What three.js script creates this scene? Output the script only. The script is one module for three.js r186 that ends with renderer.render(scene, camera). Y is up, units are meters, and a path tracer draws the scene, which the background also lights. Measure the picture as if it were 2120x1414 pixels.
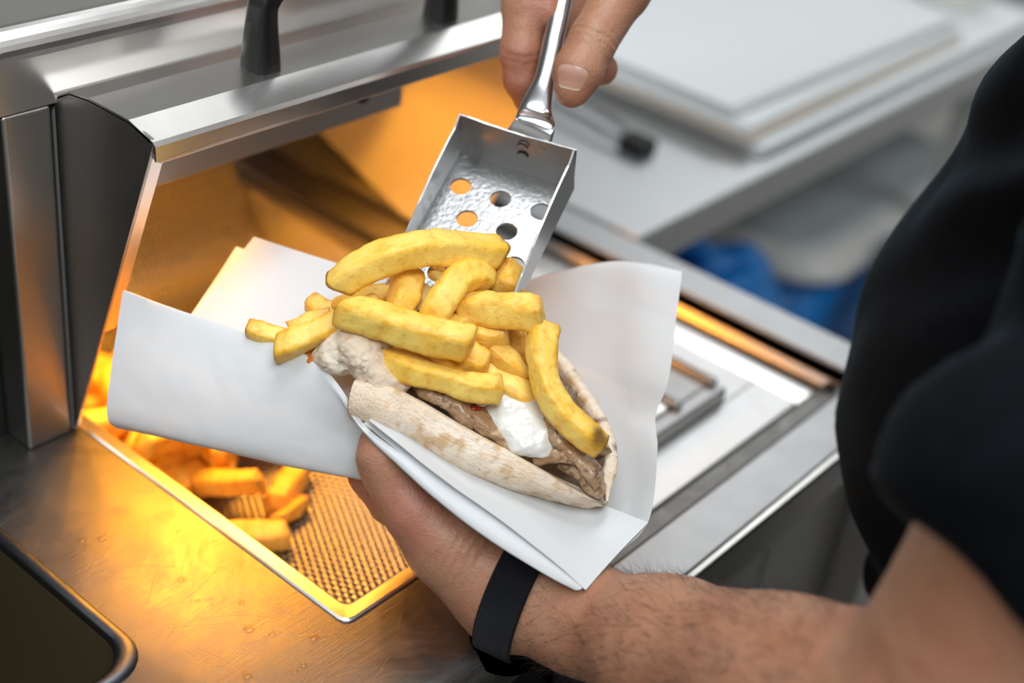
import * as THREE from 'three';
import { mergeGeometries, mergeVertices, toCreasedNormals } from 'three/addons/utils/BufferGeometryUtils.js';
import { RoundedBoxGeometry } from 'three/addons/geometries/RoundedBoxGeometry.js';
import { RectAreaLightUniformsLib } from 'three/addons/lights/RectAreaLightUniformsLib.js';
import { ImprovedNoise } from 'three/addons/math/ImprovedNoise.js';

// ---------------------------------------------------------------- camera, lights, exposure
const scene = new THREE.Scene();
scene.background = new THREE.Color(0x0b0c0e);
const camera = new THREE.PerspectiveCamera(27.167, 2120 / 1414, 0.02, 30);
camera.position.set(0, 1.425, 0);
camera.up.set(0.34413, 0.84007, -0.41935);
camera.lookAt(0.6836, 1.425 - 0.53034, -0.50144);
camera.focus = 0.722;
camera.userData.fStop = 2.9;
const renderer = new THREE.WebGLRenderer({ antialias: true });
renderer.toneMapping = THREE.LinearToneMapping;
renderer.toneMappingExposure = 0.9;
renderer.shadowMap.enabled = true;
RectAreaLightUniformsLib.init();

const CEIL = 2.62;
// ceiling panels: centre x, centre z, width (x), depth (z), intensity
const PANELS = [
  [0.62, -0.5, 1.1, 0.45, 9.5],
  [2.85, -1.3, 0.8, 0.9, 6],  // added panel, gives the steel on the right something bright to reflect
  [1.6, 0.95, 1.2, 0.5, 9],  // added fill for the space under the table and the forearm
  [-1.2, -1.2, 0.6, 1.2, 6],
  [1.6, -1.45, 0.5, 0.3, 2.6],  // added to lay a bright reflection on the visor slope
  [-0.4, 0.5, 1.4, 0.7, 11],  // added front fill for the faces turned to the camera
];
const HEAT = { color: [1, 0.385, 0.035], power: 0.4 };

// ---------------------------------------------------------------- helpers
const V = (a) => new THREE.Vector3(a[0], a[1], a[2]);
function rng(seed) { let s = seed >>> 0; return () => { s = (s + 0x6d2b79f5) >>> 0; let t = s; t = Math.imul(t ^ (t >>> 15), t | 1); t ^= t + Math.imul(t ^ (t >>> 7), t | 61); return ((t ^ (t >>> 14)) >>> 0) / 4294967296; }; }
const perlin = new ImprovedNoise();
const noise = (x, y, z) => perlin.noise(x + 37.3, y + 11.7, z + 5.1);
const fbm = (x, y, z, n = 4) => { let s = 0, a = 0.5; for (let i = 0; i < n; i++) { s += a * noise(x, y, z); x *= 2.03; y *= 2.03; z *= 2.03; a *= 0.5; } return s; };
const clamp = (x, a, b) => Math.min(b, Math.max(a, x)), mix = (a, b, t) => a + (b - a) * t, step = (a, b, x) => { const t = clamp((x - a) / (b - a), 0, 1); return t * t * (3 - 2 * t); };
const used = new Map();
function numbered(name) { const n = used.get(name) ?? 0; used.set(name, n + 1); return n ? `${name}_${String(n).padStart(3, '0')}` : name; }
function shade(o) { o.traverse((m) => { if (m.isMesh) { m.castShadow = true; m.receiveShadow = true; } }); return o; }
function tag(o, label, category, group, kind) { if (label) o.userData.label = label; if (category) o.userData.category = category; if (group) o.userData.group = group; if (kind) o.userData.kind = kind; return o; }
function thing(name, label, category, group, at = [0, 0, 0]) { const o = new THREE.Group(); o.name = numbered(name); o.position.set(...at); scene.add(o); return tag(o, label, category, group); }
function part(name, geo, mat, parent, label) {   // geometry is given in the world; it is moved into its parent's frame
  const m = new THREE.Mesh(geo, mat); m.name = name; m.castShadow = m.receiveShadow = true;
  if (parent !== scene) { let p = parent; const off = new THREE.Vector3(); while (p && p !== scene) { off.add(p.position); p = p.parent; } geo.translate(-off.x, -off.y, -off.z); }
  parent.add(m); if (label) m.userData.label = label; return m;
}
// a thing that is one mesh, its origin at the middle of its underside
function solo(name, geo, mat, label, category, group, kind) {
  geo.computeBoundingBox(); const b = geo.boundingBox, c = [(b.min.x + b.max.x) / 2, b.min.y, (b.min.z + b.max.z) / 2];
  geo.translate(-c[0], -c[1], -c[2]);
  const m = new THREE.Mesh(geo, mat); m.name = numbered(name); m.position.set(...c); m.castShadow = m.receiveShadow = true; scene.add(m);
  return tag(m, label, category, group, kind);
}
function structure(name, geo, mat) { return solo(name, geo, mat, null, null, null, 'structure'); }
function boxUV(geo) {   // uv in metres, by the face's main direction
  const g = geo.index ? geo.toNonIndexed() : geo; const p = g.attributes.position, n = g.attributes.normal, uv = new Float32Array(p.count * 2);
  for (let i = 0; i < p.count; i++) {
    const a = Math.abs(n.getX(i)), b = Math.abs(n.getY(i)), c = Math.abs(n.getZ(i));
    if (b >= a && b >= c) { uv[2 * i] = p.getX(i); uv[2 * i + 1] = p.getZ(i); } else if (a >= c) { uv[2 * i] = p.getZ(i); uv[2 * i + 1] = p.getY(i); } else { uv[2 * i] = p.getX(i); uv[2 * i + 1] = p.getY(i); }
  }
  g.setAttribute('uv', new THREE.BufferAttribute(uv, 2)); return g;
}
function box(x0, x1, y0, y1, z0, z1, r = 0.0015, seg = 2) {
  const w = x1 - x0, h = y1 - y0, d = z1 - z0; r = Math.min(r, w / 2.01, h / 2.01, d / 2.01);
  const g = r > 0 ? new RoundedBoxGeometry(w, h, d, seg, r) : new THREE.BoxGeometry(w, h, d);
  g.translate((x0 + x1) / 2, (y0 + y1) / 2, (z0 + z1) / 2); return boxUV(g);
}
function faceUV(g) {   // uv in metres on an unindexed mesh, one projection for each triangle
  const p = g.attributes.position, uv = new Float32Array(p.count * 2), a = new THREE.Vector3(), b = new THREE.Vector3(), c = new THREE.Vector3();
  for (let i = 0; i < p.count; i += 3) {
    a.fromBufferAttribute(p, i); b.fromBufferAttribute(p, i + 1).sub(a); c.fromBufferAttribute(p, i + 2).sub(a); b.cross(c); const x = Math.abs(b.x), y = Math.abs(b.y), z = Math.abs(b.z);
    for (let k = i; k < i + 3; k++) { uv[2 * k] = y >= x && y >= z ? p.getX(k) : x >= z ? p.getZ(k) : p.getX(k); uv[2 * k + 1] = y >= x && y >= z ? p.getZ(k) : p.getY(k); }
  }
  g.setAttribute('uv', new THREE.BufferAttribute(uv, 2)); return g;
}
const merge = (list) => mergeGeometries(list.map((g) => { const h = g.index ? g.toNonIndexed() : g; for (const k of Object.keys(h.attributes)) if (!['position', 'normal', 'uv', 'color'].includes(k)) h.deleteAttribute(k); return h; }));
// profile in (z, y) swept along x from x0 to x1
function extrudeX(profile, x0, x1, bevel = 0) {
  const s = new THREE.Shape(profile.map(([z, y]) => new THREE.Vector2(-z, y)));
  const g = new THREE.ExtrudeGeometry(s, { depth: x1 - x0 - 2 * bevel, bevelEnabled: bevel > 0, bevelThickness: bevel, bevelSize: bevel, bevelOffset: -bevel, bevelSegments: 2, curveSegments: 8 });
  g.translate(0, 0, bevel); g.rotateY(Math.PI / 2); g.translate(x0, 0, 0); return boxUV(g);
}
// outline in (x, z) with holes, from y0 up to y1
function slab(outline, holes, y0, y1, bevel = 0.0008) {
  const path = (pts) => { const a = pts.map(([x, z]) => new THREE.Vector2(x, -z)); return a; };
  const s = new THREE.Shape(path(outline)); for (const h of holes) s.holes.push(new THREE.Path(path(h)));
  const g = new THREE.ExtrudeGeometry(s, { depth: y1 - y0 - 2 * bevel, bevelEnabled: bevel > 0, bevelThickness: bevel, bevelSize: bevel, bevelOffset: -bevel, bevelSegments: 2 });
  g.rotateX(-Math.PI / 2); g.translate(0, y0 + bevel, 0); return boxUV(g);
}
function roundRect(x0, x1, z0, z1, r, n = 6) {
  const out = []; for (const [cx, cz, a] of [[x1 - r, z1 - r, 0], [x0 + r, z1 - r, 1], [x0 + r, z0 + r, 2], [x1 - r, z0 + r, 3]])
    for (let i = 0; i <= n; i++) { const t = (a + i / n) * Math.PI / 2; out.push([cx + r * Math.cos(t), cz + r * Math.sin(t)]); }
  return out;
}
// an open or closed strip: a section given as a list of points, swept through a list of frames
function loft(rings, closedRing = true, caps = true) {   // rings: array of arrays of Vector3
  const n = rings[0].length, pos = [], idx = [], uv = [];
  rings.forEach((r, i) => r.forEach((p, j) => { pos.push(p.x, p.y, p.z); uv.push(j / n, i / (rings.length - 1)); }));
  const m = closedRing ? n : n - 1;
  for (let i = 0; i + 1 < rings.length; i++) for (let j = 0; j < m; j++) { const a = i * n + j, b = i * n + (j + 1) % n, c = a + n, d = b + n; idx.push(a, b, d, a, d, c); }
  if (caps && closedRing) for (const e of caps === 'end' ? [rings.length - 1] : [0, rings.length - 1]) {
    const c = rings[e].reduce((s, p) => s.add(p), new THREE.Vector3()).divideScalar(n), k = pos.length / 3; pos.push(c.x, c.y, c.z); uv.push(0.5, e ? 1 : 0);
    for (let j = 0; j < n; j++) { const a = e * n + j, b = e * n + (j + 1) % n; e ? idx.push(k, a, b) : idx.push(k, b, a); }
  }
  const g = new THREE.BufferGeometry(); g.setAttribute('position', new THREE.Float32BufferAttribute(pos, 3)); g.setAttribute('uv', new THREE.Float32BufferAttribute(uv, 2)); g.setIndex(idx); g.computeVertexNormals(); return g;
}
const spline = (pts, t) => new THREE.CatmullRomCurve3(pts.map((p) => p.isVector3 ? p : V(p)), false, 'centripetal').getPoint(t);
// a sheet through a net of points: rows of equal length
function patch(net, nu, nv, wrinkle = 0, freq = 40, seed = 0) {
  const rows = net.map((r) => new THREE.CatmullRomCurve3(r.map(V), false, 'centripetal')), pts = [];
  for (let i = 0; i <= nu; i++) { const col = new THREE.CatmullRomCurve3(rows.map((c) => c.getPoint(i / nu)), false, 'centripetal'); for (let j = 0; j <= nv; j++) pts.push(col.getPoint(j / nv)); }
  const pos = [], uv = [], idx = [];
  pts.forEach((p, k) => { pos.push(p.x, p.y, p.z); uv.push(Math.floor(k / (nv + 1)) / nu, (k % (nv + 1)) / nv); });
  for (let i = 0; i < nu; i++) for (let j = 0; j < nv; j++) { const a = i * (nv + 1) + j, b = a + nv + 1; idx.push(a, b, b + 1, a, b + 1, a + 1); }
  const g = new THREE.BufferGeometry(); g.setAttribute('position', new THREE.Float32BufferAttribute(pos, 3)); g.setAttribute('uv', new THREE.Float32BufferAttribute(uv, 2)); g.setIndex(idx); g.computeVertexNormals();
  if (wrinkle) {
    const p = g.attributes.position, n = g.attributes.normal;
    for (let k = 0; k < p.count; k++) { const x = p.getX(k), y = p.getY(k), z = p.getZ(k), d = wrinkle * (1 - 2 * Math.abs(fbm(x * freq + seed, y * freq, z * freq, 3))); p.setXYZ(k, x + n.getX(k) * d, y + n.getY(k) * d, z + n.getZ(k) * d); }
    g.computeVertexNormals();
  }
  return g;
}
// a surface from a distance field, on cells of size h; normals follow the field
function netOf(f, lo, hi, h) {
  const N = [0, 1, 2].map((k) => Math.ceil((hi[k] - lo[k]) / h) + 1), [nx, ny, nz] = N, F = new Float32Array(nx * ny * nz), at = (i, j, k) => (k * ny + j) * nx + i;
  for (let k = 0; k < nz; k++) for (let j = 0; j < ny; j++) for (let i = 0; i < nx;) {
    const d = f(lo[0] + i * h, lo[1] + j * h, lo[2] + k * h), skip = Math.max(1, Math.floor(Math.abs(d) / h * 0.7 - 2.5));   // far from the surface several cells share a value
    for (let s = 0; s < skip && i < nx; s++, i++) F[at(i, j, k)] = d;
  }
  const id = new Int32Array(nx * ny * nz).fill(-1), pos = [], idx = [];
  for (let k = 0; k < nz - 1; k++) for (let j = 0; j < ny - 1; j++) for (let i = 0; i < nx - 1; i++) {
    const c = []; let neg = 0; for (let q = 0; q < 8; q++) { c[q] = F[at(i + (q & 1), j + (q >> 1 & 1), k + (q >> 2))]; if (c[q] < 0) neg++; }
    if (neg === 0 || neg === 8) continue;
    let x = 0, y = 0, z = 0, n = 0;
    for (let a = 0; a < 8; a++) for (const b of [a | 1, a | 2, a | 4]) if (b !== a && (c[a] < 0) !== (c[b] < 0)) {
      const t = c[a] / (c[a] - c[b]); x += (a & 1) + t * ((b & 1) - (a & 1)); y += (a >> 1 & 1) + t * ((b >> 1 & 1) - (a >> 1 & 1)); z += (a >> 2) + t * ((b >> 2) - (a >> 2)); n++;
    }
    id[at(i, j, k)] = pos.length / 3; pos.push(lo[0] + (i + x / n) * h, lo[1] + (j + y / n) * h, lo[2] + (k + z / n) * h);
  }
  const quad = (a, b, c, d, flip) => { if (a < 0 || b < 0 || c < 0 || d < 0) return; flip ? idx.push(a, c, b, a, d, c) : idx.push(a, b, c, a, c, d); };
  for (let k = 1; k < nz - 1; k++) for (let j = 1; j < ny - 1; j++) for (let i = 1; i < nx - 1; i++) {
    const v = F[at(i, j, k)] < 0;
    if (v !== F[at(i + 1, j, k)] < 0) quad(id[at(i, j - 1, k - 1)], id[at(i, j, k - 1)], id[at(i, j, k)], id[at(i, j - 1, k)], !v);
    if (v !== F[at(i, j + 1, k)] < 0) quad(id[at(i - 1, j, k - 1)], id[at(i - 1, j, k)], id[at(i, j, k)], id[at(i, j, k - 1)], !v);
    if (v !== F[at(i, j, k + 1)] < 0) quad(id[at(i - 1, j - 1, k)], id[at(i, j - 1, k)], id[at(i, j, k)], id[at(i - 1, j, k)], !v);
  }
  const g = new THREE.BufferGeometry(), nor = new Float32Array(pos.length), e = h * 0.35;
  for (let q = 0; q < pos.length; q += 3) {
    const [x, y, z] = [pos[q], pos[q + 1], pos[q + 2]], a = f(x + e, y, z) - f(x - e, y, z), b = f(x, y + e, z) - f(x, y - e, z), c = f(x, y, z + e) - f(x, y, z - e), l = Math.hypot(a, b, c) || 1;
    nor[q] = a / l; nor[q + 1] = b / l; nor[q + 2] = c / l;
  }
  g.setAttribute('position', new THREE.Float32BufferAttribute(pos, 3)); g.setAttribute('normal', new THREE.BufferAttribute(nor, 3)); g.setAttribute('uv', new THREE.BufferAttribute(new Float32Array(pos.length / 3 * 2), 2)); g.setIndex(idx); return g;
}
function capsule(x, y, z, a, b, ra, rb) {   // distance to a tapered capsule
  const dx = b[0] - a[0], dy = b[1] - a[1], dz = b[2] - a[2], t = clamp(((x - a[0]) * dx + (y - a[1]) * dy + (z - a[2]) * dz) / (dx * dx + dy * dy + dz * dz + 1e-12), 0, 1);
  return Math.hypot(x - a[0] - dx * t, y - a[1] - dy * t, z - a[2] - dz * t) - (ra + (rb - ra) * t);
}
const smin = (a, b, k) => { const h = Math.max(k - Math.abs(a - b), 0) / k; return Math.min(a, b) - h * h * k * 0.25; };
const smax = (a, b, k) => -smin(-a, -b, k);
function chain(pts, radii) { const list = []; for (let i = 0; i + 1 < pts.length; i++) list.push([pts[i], pts[i + 1], radii[i], radii[i + 1]]); return list; }
function field(caps, k) { return (x, y, z) => { let d = 1e3; for (const c of caps) d = smin(d, capsule(x, y, z, ...c), k); return d; }; }
function bounds(caps, pad) { const lo = [9, 9, 9], hi = [-9, -9, -9]; for (const [a, b, ra, rb] of caps) for (let k = 0; k < 3; k++) { lo[k] = Math.min(lo[k], a[k] - ra, b[k] - rb); hi[k] = Math.max(hi[k], a[k] + ra, b[k] + rb); } return [lo.map((v) => v - pad), hi.map((v) => v + pad)]; }
function paint(g, f) { const p = g.attributes.position, n = g.attributes.normal, c = new Float32Array(p.count * 3); for (let i = 0; i < p.count; i++) { const v = f(p.getX(i), p.getY(i), p.getZ(i), n.getX(i), n.getY(i), n.getZ(i), i); c[3 * i] = v[0]; c[3 * i + 1] = v[1]; c[3 * i + 2] = v[2]; } g.setAttribute('color', new THREE.BufferAttribute(c, 3)); return g; }
const lerp3 = (a, b, t) => [mix(a[0], b[0], t), mix(a[1], b[1], t), mix(a[2], b[2], t)];

// ---------------------------------------------------------------- textures and materials
function texture(size, f, srgb) {
  const d = new Uint8Array(size * size * 4);
  for (let y = 0; y < size; y++) for (let x = 0; x < size; x++) { const v = f(x / size, y / size), k = (y * size + x) * 4; d[k] = clamp(v[0], 0, 1) * 255; d[k + 1] = clamp(v[1], 0, 1) * 255; d[k + 2] = clamp(v[2], 0, 1) * 255; d[k + 3] = 255; }
  const t = new THREE.DataTexture(d, size, size); t.wrapS = t.wrapT = THREE.RepeatWrapping; t.magFilter = THREE.LinearFilter; t.minFilter = THREE.LinearMipmapLinearFilter; t.generateMipmaps = true; if (srgb) t.colorSpace = THREE.SRGBColorSpace; t.needsUpdate = true; return t;
}
// brushed steel: streaks along u, scratches, dull patches; r = height, g = roughness
function brushed(seed, scratchN, patchy, along = 1) {
  const S = 1024, r = rng(seed), h = new Float32Array(S * S), ro = new Float32Array(S * S), line = new Float32Array(S);
  for (let i = 0; i < S; i++) line[i] = r();
  for (let y = 0; y < S; y++) { const o = Math.floor(r() * S), a = 0.35 + 0.65 * r(); for (let x = 0; x < S; x++) { const s = along ? y * S + x : x * S + y; h[s] = 0.5 + 0.16 * a * (line[y] - 0.5) + 0.06 * (r() - 0.5) + 0.05 * noise((x + o) / 90, y / 2, 3); } }
  for (let y = 0; y < S; y++) for (let x = 0; x < S; x++) { const u = x / S * Math.PI * 2, v = y / S * Math.PI * 2; ro[y * S + x] = 0.5 + patchy * (fbm(Math.cos(u) * 2.2 + seed, Math.sin(u) * 2.2 + Math.cos(v) * 2.2, Math.sin(v) * 2.2, 5) * 1.6 + 0.5 * noise(Math.cos(u) * 14, Math.sin(u) * 14 + Math.cos(v) * 14, Math.sin(v) * 14 + seed)); }
  for (let k = 0; k < scratchN; k++) {
    let x = r() * S, y = r() * S, a = (r() - 0.5) * (r() < 0.6 ? 0.9 : 3.1) + (along ? 0 : Math.PI / 2), L = 20 + r() * r() * 240, b = 0.05 + 0.16 * r();
    const c = (r() - 0.5) * 0.008; for (let i = 0; i < L; i++) { x += Math.cos(a); y += Math.sin(a); a += c; const q = ((Math.floor(y) % S + S) % S) * S + ((Math.floor(x) % S + S) % S); h[q] -= b; ro[q] += 0.12; }
  }
  const d = new Uint8Array(S * S * 4); for (let i = 0; i < S * S; i++) { d[4 * i] = clamp(h[i], 0, 1) * 255; d[4 * i + 1] = clamp(ro[i], 0, 1) * 255; d[4 * i + 3] = 255; }
  const t = new THREE.DataTexture(d, S, S); t.wrapS = t.wrapT = THREE.RepeatWrapping; t.magFilter = THREE.LinearFilter; t.minFilter = THREE.LinearMipmapLinearFilter; t.generateMipmaps = true; t.needsUpdate = true; return t;
}
const texA = brushed(7, 420, 0.1, 1), texB = brushed(19, 60, 0.03, 1), texC = brushed(31, 60, 0.05, 0);
function steel(color, roughness, tex, size, bump) {
  const t = tex.clone(); t.repeat.set(1 / size, 1 / size); t.needsUpdate = true;
  return new THREE.MeshPhysicalMaterial({ color, metalness: 1, roughness: roughness * 2, roughnessMap: t, bumpMap: t, bumpScale: bump });
}
const std = (o) => new THREE.MeshPhysicalMaterial(o);
const grey = (v) => new THREE.Color().setRGB(v, v, v), lin = (r, g, b) => new THREE.Color().setRGB(r, g, b);
const M = {
  top: steel(lin(0.165, 0.16, 0.152), 0.44, texA, 0.26, 0.0003),
  side: steel(lin(0.5, 0.485, 0.46), 0.33, texB, 0.3, 0.00003),
  hood: steel(lin(0.76, 0.74, 0.71), 0.3, texB, 0.22, 0.00003),
  cheek: steel(lin(0.42, 0.405, 0.39), 0.36, texC, 0.24, 0.00008),
  inner: std({ color: lin(0.60, 0.595, 0.585), metalness: 0.5, roughness: 0.45 }),
  rim: steel(lin(0.42, 0.425, 0.43), 0.46, texB, 0.26, 0.00005),
  cheekInner: std({ color: lin(0.66, 0.655, 0.64), metalness: 0.3, roughness: 1, roughnessMap: texA, bumpMap: texA, bumpScale: 0.00025 }),
  dull: steel(lin(0.48, 0.475, 0.465), 0.42, texB, 0.3, 0.00005),
  plate: steel(lin(0.36, 0.35, 0.335), 0.19, texB, 0.2, 0.00002),
  drain: steel(lin(0.74, 0.745, 0.74), 0.5, texB, 0.24, 0.00004),
  scoop: steel(lin(0.52, 0.52, 0.52), 0.3, texC, 0.09, 0.00006),
  chrome: std({ color: lin(0.62, 0.62, 0.63), metalness: 1, roughness: 0.2 }),
  wellSteel: std({ color: lin(0.12, 0.10, 0.055), metalness: 0.5, roughness: 0.4 }),
  blackEnamel: std({ color: grey(0.008), roughness: 0.35 }),
  blackPlastic: std({ color: grey(0.0075), roughness: 0.33 }),
  blackGloss: std({ color: grey(0.006), roughness: 0.14 }),
  matteBlack: std({ color: grey(0.004), roughness: 0.9 }),
  table: steel(lin(0.54, 0.55, 0.555), 0.5, texB, 0.3, 0.00003),
  whitePlastic: std({ color: lin(0.75, 0.74, 0.68), roughness: 0.4 }),
  paperStack: std({ color: lin(0.65, 0.68, 0.68), roughness: 0.75 }),
  paperStackWarm: std({ color: lin(0.66, 0.60, 0.52), roughness: 0.8 }),
  wall: std({ color: lin(0.76, 0.75, 0.72), roughness: 0.8 }),
  ceiling: std({ color: lin(0.34, 0.34, 0.33), roughness: 0.9 }),
  floor: std({ color: lin(0.2, 0.19, 0.18), roughness: 0.5 }),
};
console.log('materials ready');

// ---------------------------------------------------------------- the room
{
  const X0 = -2.3, X1 = 3.3, Z0 = -2.9, Z1 = 2.4, T = 0.12;
  structure('floor', box(X0, X1, -T, 0, Z0, Z1, 0), M.floor);
  structure('ceiling', box(X0, X1, CEIL, CEIL + T, Z0, Z1, 0), M.ceiling);
  structure('wall_left', box(X0 - T, X0, 0, CEIL, Z0, Z1, 0), M.wall);
  structure('wall_right', box(X1, X1 + T, 0, CEIL, Z0, Z1, 0), M.wall);
  structure('wall_back', box(X0, X1, 0, CEIL, Z0 - T, Z0, 0), std({ color: lin(0.8, 0.79, 0.76), roughness: 0.7 }));
  structure('wall_front', box(X0, X1, 0, CEIL, Z1, Z1 + T, 0), M.wall);
  const where = ['above the frying range', 'added on the right for the steel to reflect', 'added behind the person as fill for the prep table', 'on the left behind the range', 'small and dim, added to brighten the hood visor', 'large, added above and behind the camera as front fill'];
  PANELS.forEach(([x, z, w, d, power], i) => {
    const t = thing('ceiling_light', `white rectangular ceiling light panel ${where[i]}`, 'ceiling light', 'ceiling light panels', [x, CEIL, z]);
    part('frame', slab([[x - w / 2 - 0.03, z - d / 2 - 0.03], [x + w / 2 + 0.03, z - d / 2 - 0.03], [x + w / 2 + 0.03, z + d / 2 + 0.03], [x - w / 2 - 0.03, z + d / 2 + 0.03]], [[[x - w / 2, z - d / 2], [x + w / 2, z - d / 2], [x + w / 2, z + d / 2], [x - w / 2, z + d / 2]]], CEIL - 0.03, CEIL - 0.001), M.ceiling, t);
    part('diffuser', box(x - w / 2 + 0.001, x + w / 2 - 0.001, CEIL - 0.02, CEIL - 0.012, z - d / 2 + 0.001, z + d / 2 - 0.001, 0), std({ color: grey(0.8), roughness: 0.6, emissive: lin(0.95, 0.98, 1), emissiveIntensity: 1.2 }), t);
    const l = new THREE.RectAreaLight(new THREE.Color().setRGB(0.945, 0.985, 1.02), power, w * 0.98, d * 0.98); l.name = 'ceiling_panel_glow'; l.rotation.x = -Math.PI / 2; l.position.set(0, -0.025, 0); t.add(l);
  });
}

// ---------------------------------------------------------------- the steel frying range with its lit chip scuttle
const Y = 0.9;
{
  const t = thing('chip_scuttle', 'stainless steel frying range worktop with hooded chip scuttle', 'range', null, [0.3, 0, -0.6]);
  const XL = -0.55, XR = 0.872, ZB = -1.05, STEP = 0.515;
  const outline = [[XL, ZB], [0.836, ZB], [0.836, -0.305], [STEP, -0.305], [STEP, -0.316], [XL, -0.316]];
  const well = roundRect(-0.12, 0.307, -0.8, -0.423, 0.022), tray = roundRect(0.397, 0.696, -0.835, -0.373, 0.006, 3);
  const recess = [[0.748, -0.8], [0.834, -0.8], [0.834, -0.307], [0.535, -0.307], [0.535, -0.3722], [0.748, -0.3722]];
  part('worktop', slab(outline, [well, tray, recess], Y - 0.012, Y), M.top, t);
  part('scuttle_rim', slab([[STEP, -0.3048], [0.8362, -0.3048], [0.8362, ZB], [XR, ZB], [XR, -0.2725], [STEP, -0.2725]], [], Y - 0.012, Y), M.rim, t, 'grey rim round the drain plate');
  // rolled front edge of the left part, and the square rim of the right part
  const roll = []; for (let i = 0; i <= 8; i++) { const a = (i / 8) * Math.PI * 0.5; roll.push([-0.316 + 0.0125 * Math.sin(a), Y - 0.0125 + 0.0125 * Math.cos(a)]); }
  part('rolled_edge', extrudeX([...roll, [-0.3035, Y - 0.03], [-0.306, Y - 0.03], [-0.316, Y - 0.02]], XL, STEP), M.top, t, 'rolled steel front edge');
  part('front_rim', box(STEP, XR, 0.868, Y - 0.0002, -0.2725, -0.2665, 0.0018), M.side, t);
  part('rim_underside', box(STEP, XR, 0.866, 0.872, -0.31, -0.268, 0.001), M.dull, t);
  part('side_skirt', box(XR - 0.002, XR + 0.0015, 0.2, Y - 0.001, ZB, -0.27, 0.001), M.side, t);
  part('step_side', box(STEP - 0.001, STEP + 0.003, 0.1, Y - 0.013, -0.315, -0.27, 0.001), M.blackEnamel, t);
  // cabinet below
  part('oven_door', box(XL, STEP, 0.12, 0.868, -0.345, -0.318, 0.004), M.blackGloss, t, 'black glossy lower panel');
  part('cabinet_door', box(STEP + 0.005, 0.7295, 0.1, 0.862, -0.318, -0.298, 0.004), M.dull, t);
  part('cabinet_door', box(0.7355, XR - 0.004, 0.1, 0.862, -0.318, -0.298, 0.004), M.dull, t);
  part('cabinet_back', box(XL, XR - 0.003, 0.05, 0.70, -1.04, -0.35, 0.001), M.matteBlack, t);
  part('plinth', box(XL, XR, 0, 0.1, -1.0, -0.36, 0.002), M.blackEnamel, t);
  // frying well
  const ring = (p, dy) => p.map(([x, z]) => new THREE.Vector3(x, dy, z));
  const shrink = (p, s) => { const cx = 0.0935, cz = -0.6115; return p.map(([x, z]) => [x + Math.sign(cx - x) * s, z + Math.sign(cz - z) * s]); };
  const rimR = []; for (let i = 0; i <= 8; i++) { const a = Math.PI * (i / 8); rimR.push(ring(shrink(well, -0.0045 + 0.0085 * (1 - Math.cos(a)) / 2), Y + 0.0035 * Math.sin(a) - (i === 8 ? 0.004 : 0))); }
  part('well_rim', loft(rimR, true, false), steel(lin(0.13, 0.14, 0.16), 0.36, texB, 0.2, 0.00006), t, 'dark rounded rim of the frying well');
  const wi = shrink(well, 0.004); part('frying_well', loft([ring(wi, Y - 0.002), ring(shrink(well, 0.006), Y - 0.06), ring(shrink(well, 0.012), Y - 0.16), ring(shrink(well, 0.03), Y - 0.185)], true, 'end'), M.wellSteel, t, 'dark brown frying well');
  part('oil', slab(shrink(well, 0.0115), [], Y - 0.165, Y - 0.15, 0), std({ color: lin(0.05, 0.032, 0.008), roughness: 0.06 }), t, 'dark frying oil');
  // left tray: lip, walls, pan
  const tl = roundRect(0.397, 0.696, -0.835, -0.373, 0.006, 3), cxT = 0.5465, czT = -0.604;
  const inset = (p, s) => p.map(([x, z]) => [x + Math.sign(cxT - x) * s, z + Math.sign(czT - z) * s]);
  part('tray_lip', boxUV(toCreasedNormals(loft([ring(tl, Y - 0.002), ring(inset(tl, -0.0002), Y + 0.0008), ring(inset(tl, 0.001), Y + 0.0016), ring(inset(tl, 0.0085), Y + 0.001), ring(inset(tl, 0.0102), Y - 0.0008), ring(inset(tl, 0.0105), Y - 0.0065)], true, false), 0.45)), M.hood, t);
  part('tray_wall', loft([ring(inset(tl, 0.0105), Y - 0.0065), ring(inset(tl, 0.012), 0.846), ring(inset(tl, 0.014), 0.826)], true, 'end'), M.inner, t);
  // two rods edging the divider between the trays
  for (const [x, l] of [[0.7005, 'steel edge rod of the divider, nearer the chips'], [0.7435, 'steel edge rod of the divider, nearer the drain plate']]) { const g = new THREE.CapsuleGeometry(0.0035, 0.457, 6, 14); g.rotateX(Math.PI / 2); g.translate(x, Y + 0.0025, -0.6); part('edge_rod', boxUV(g), M.plate, t, l); }
  part('divider', box(0.698, 0.746, 0.865, Y + 0.0004, -0.835, -0.3735, 0.0006), M.rim, t);
  part('landing_strip', box(0.5352, 0.7478, 0.868, Y, -0.372, -0.3625, 0.0006), M.rim, t);
  // right recess with stepped ledges and drain plate
  part('recess_wall', merge([box(0.834, 0.838, 0.85, Y - 0.001, -0.8, -0.307, 0.0005), box(0.535, 0.836, 0.85, Y - 0.001, -0.307, -0.303, 0.0005), box(0.744, 0.748, 0.85, Y - 0.001, -0.8, -0.362, 0.0005), box(0.531, 0.535, 0.85, Y - 0.001, -0.362, -0.307, 0.0005), box(0.531, 0.748, 0.85, Y - 0.001, -0.366, -0.362, 0.0005), box(0.748, 0.834, 0.85, Y - 0.001, -0.804, -0.8, 0.0005)]), M.hood, t);
  part('side_ledge', box(0.789, 0.834, 0.868, 0.884, -0.8, -0.3275, 0.0012), M.hood, t, 'bright steel ledge beside the drain plate');
  part('front_ledge', box(0.535, 0.834, 0.868, 0.8865, -0.326, -0.307, 0.0012), M.top, t);
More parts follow.
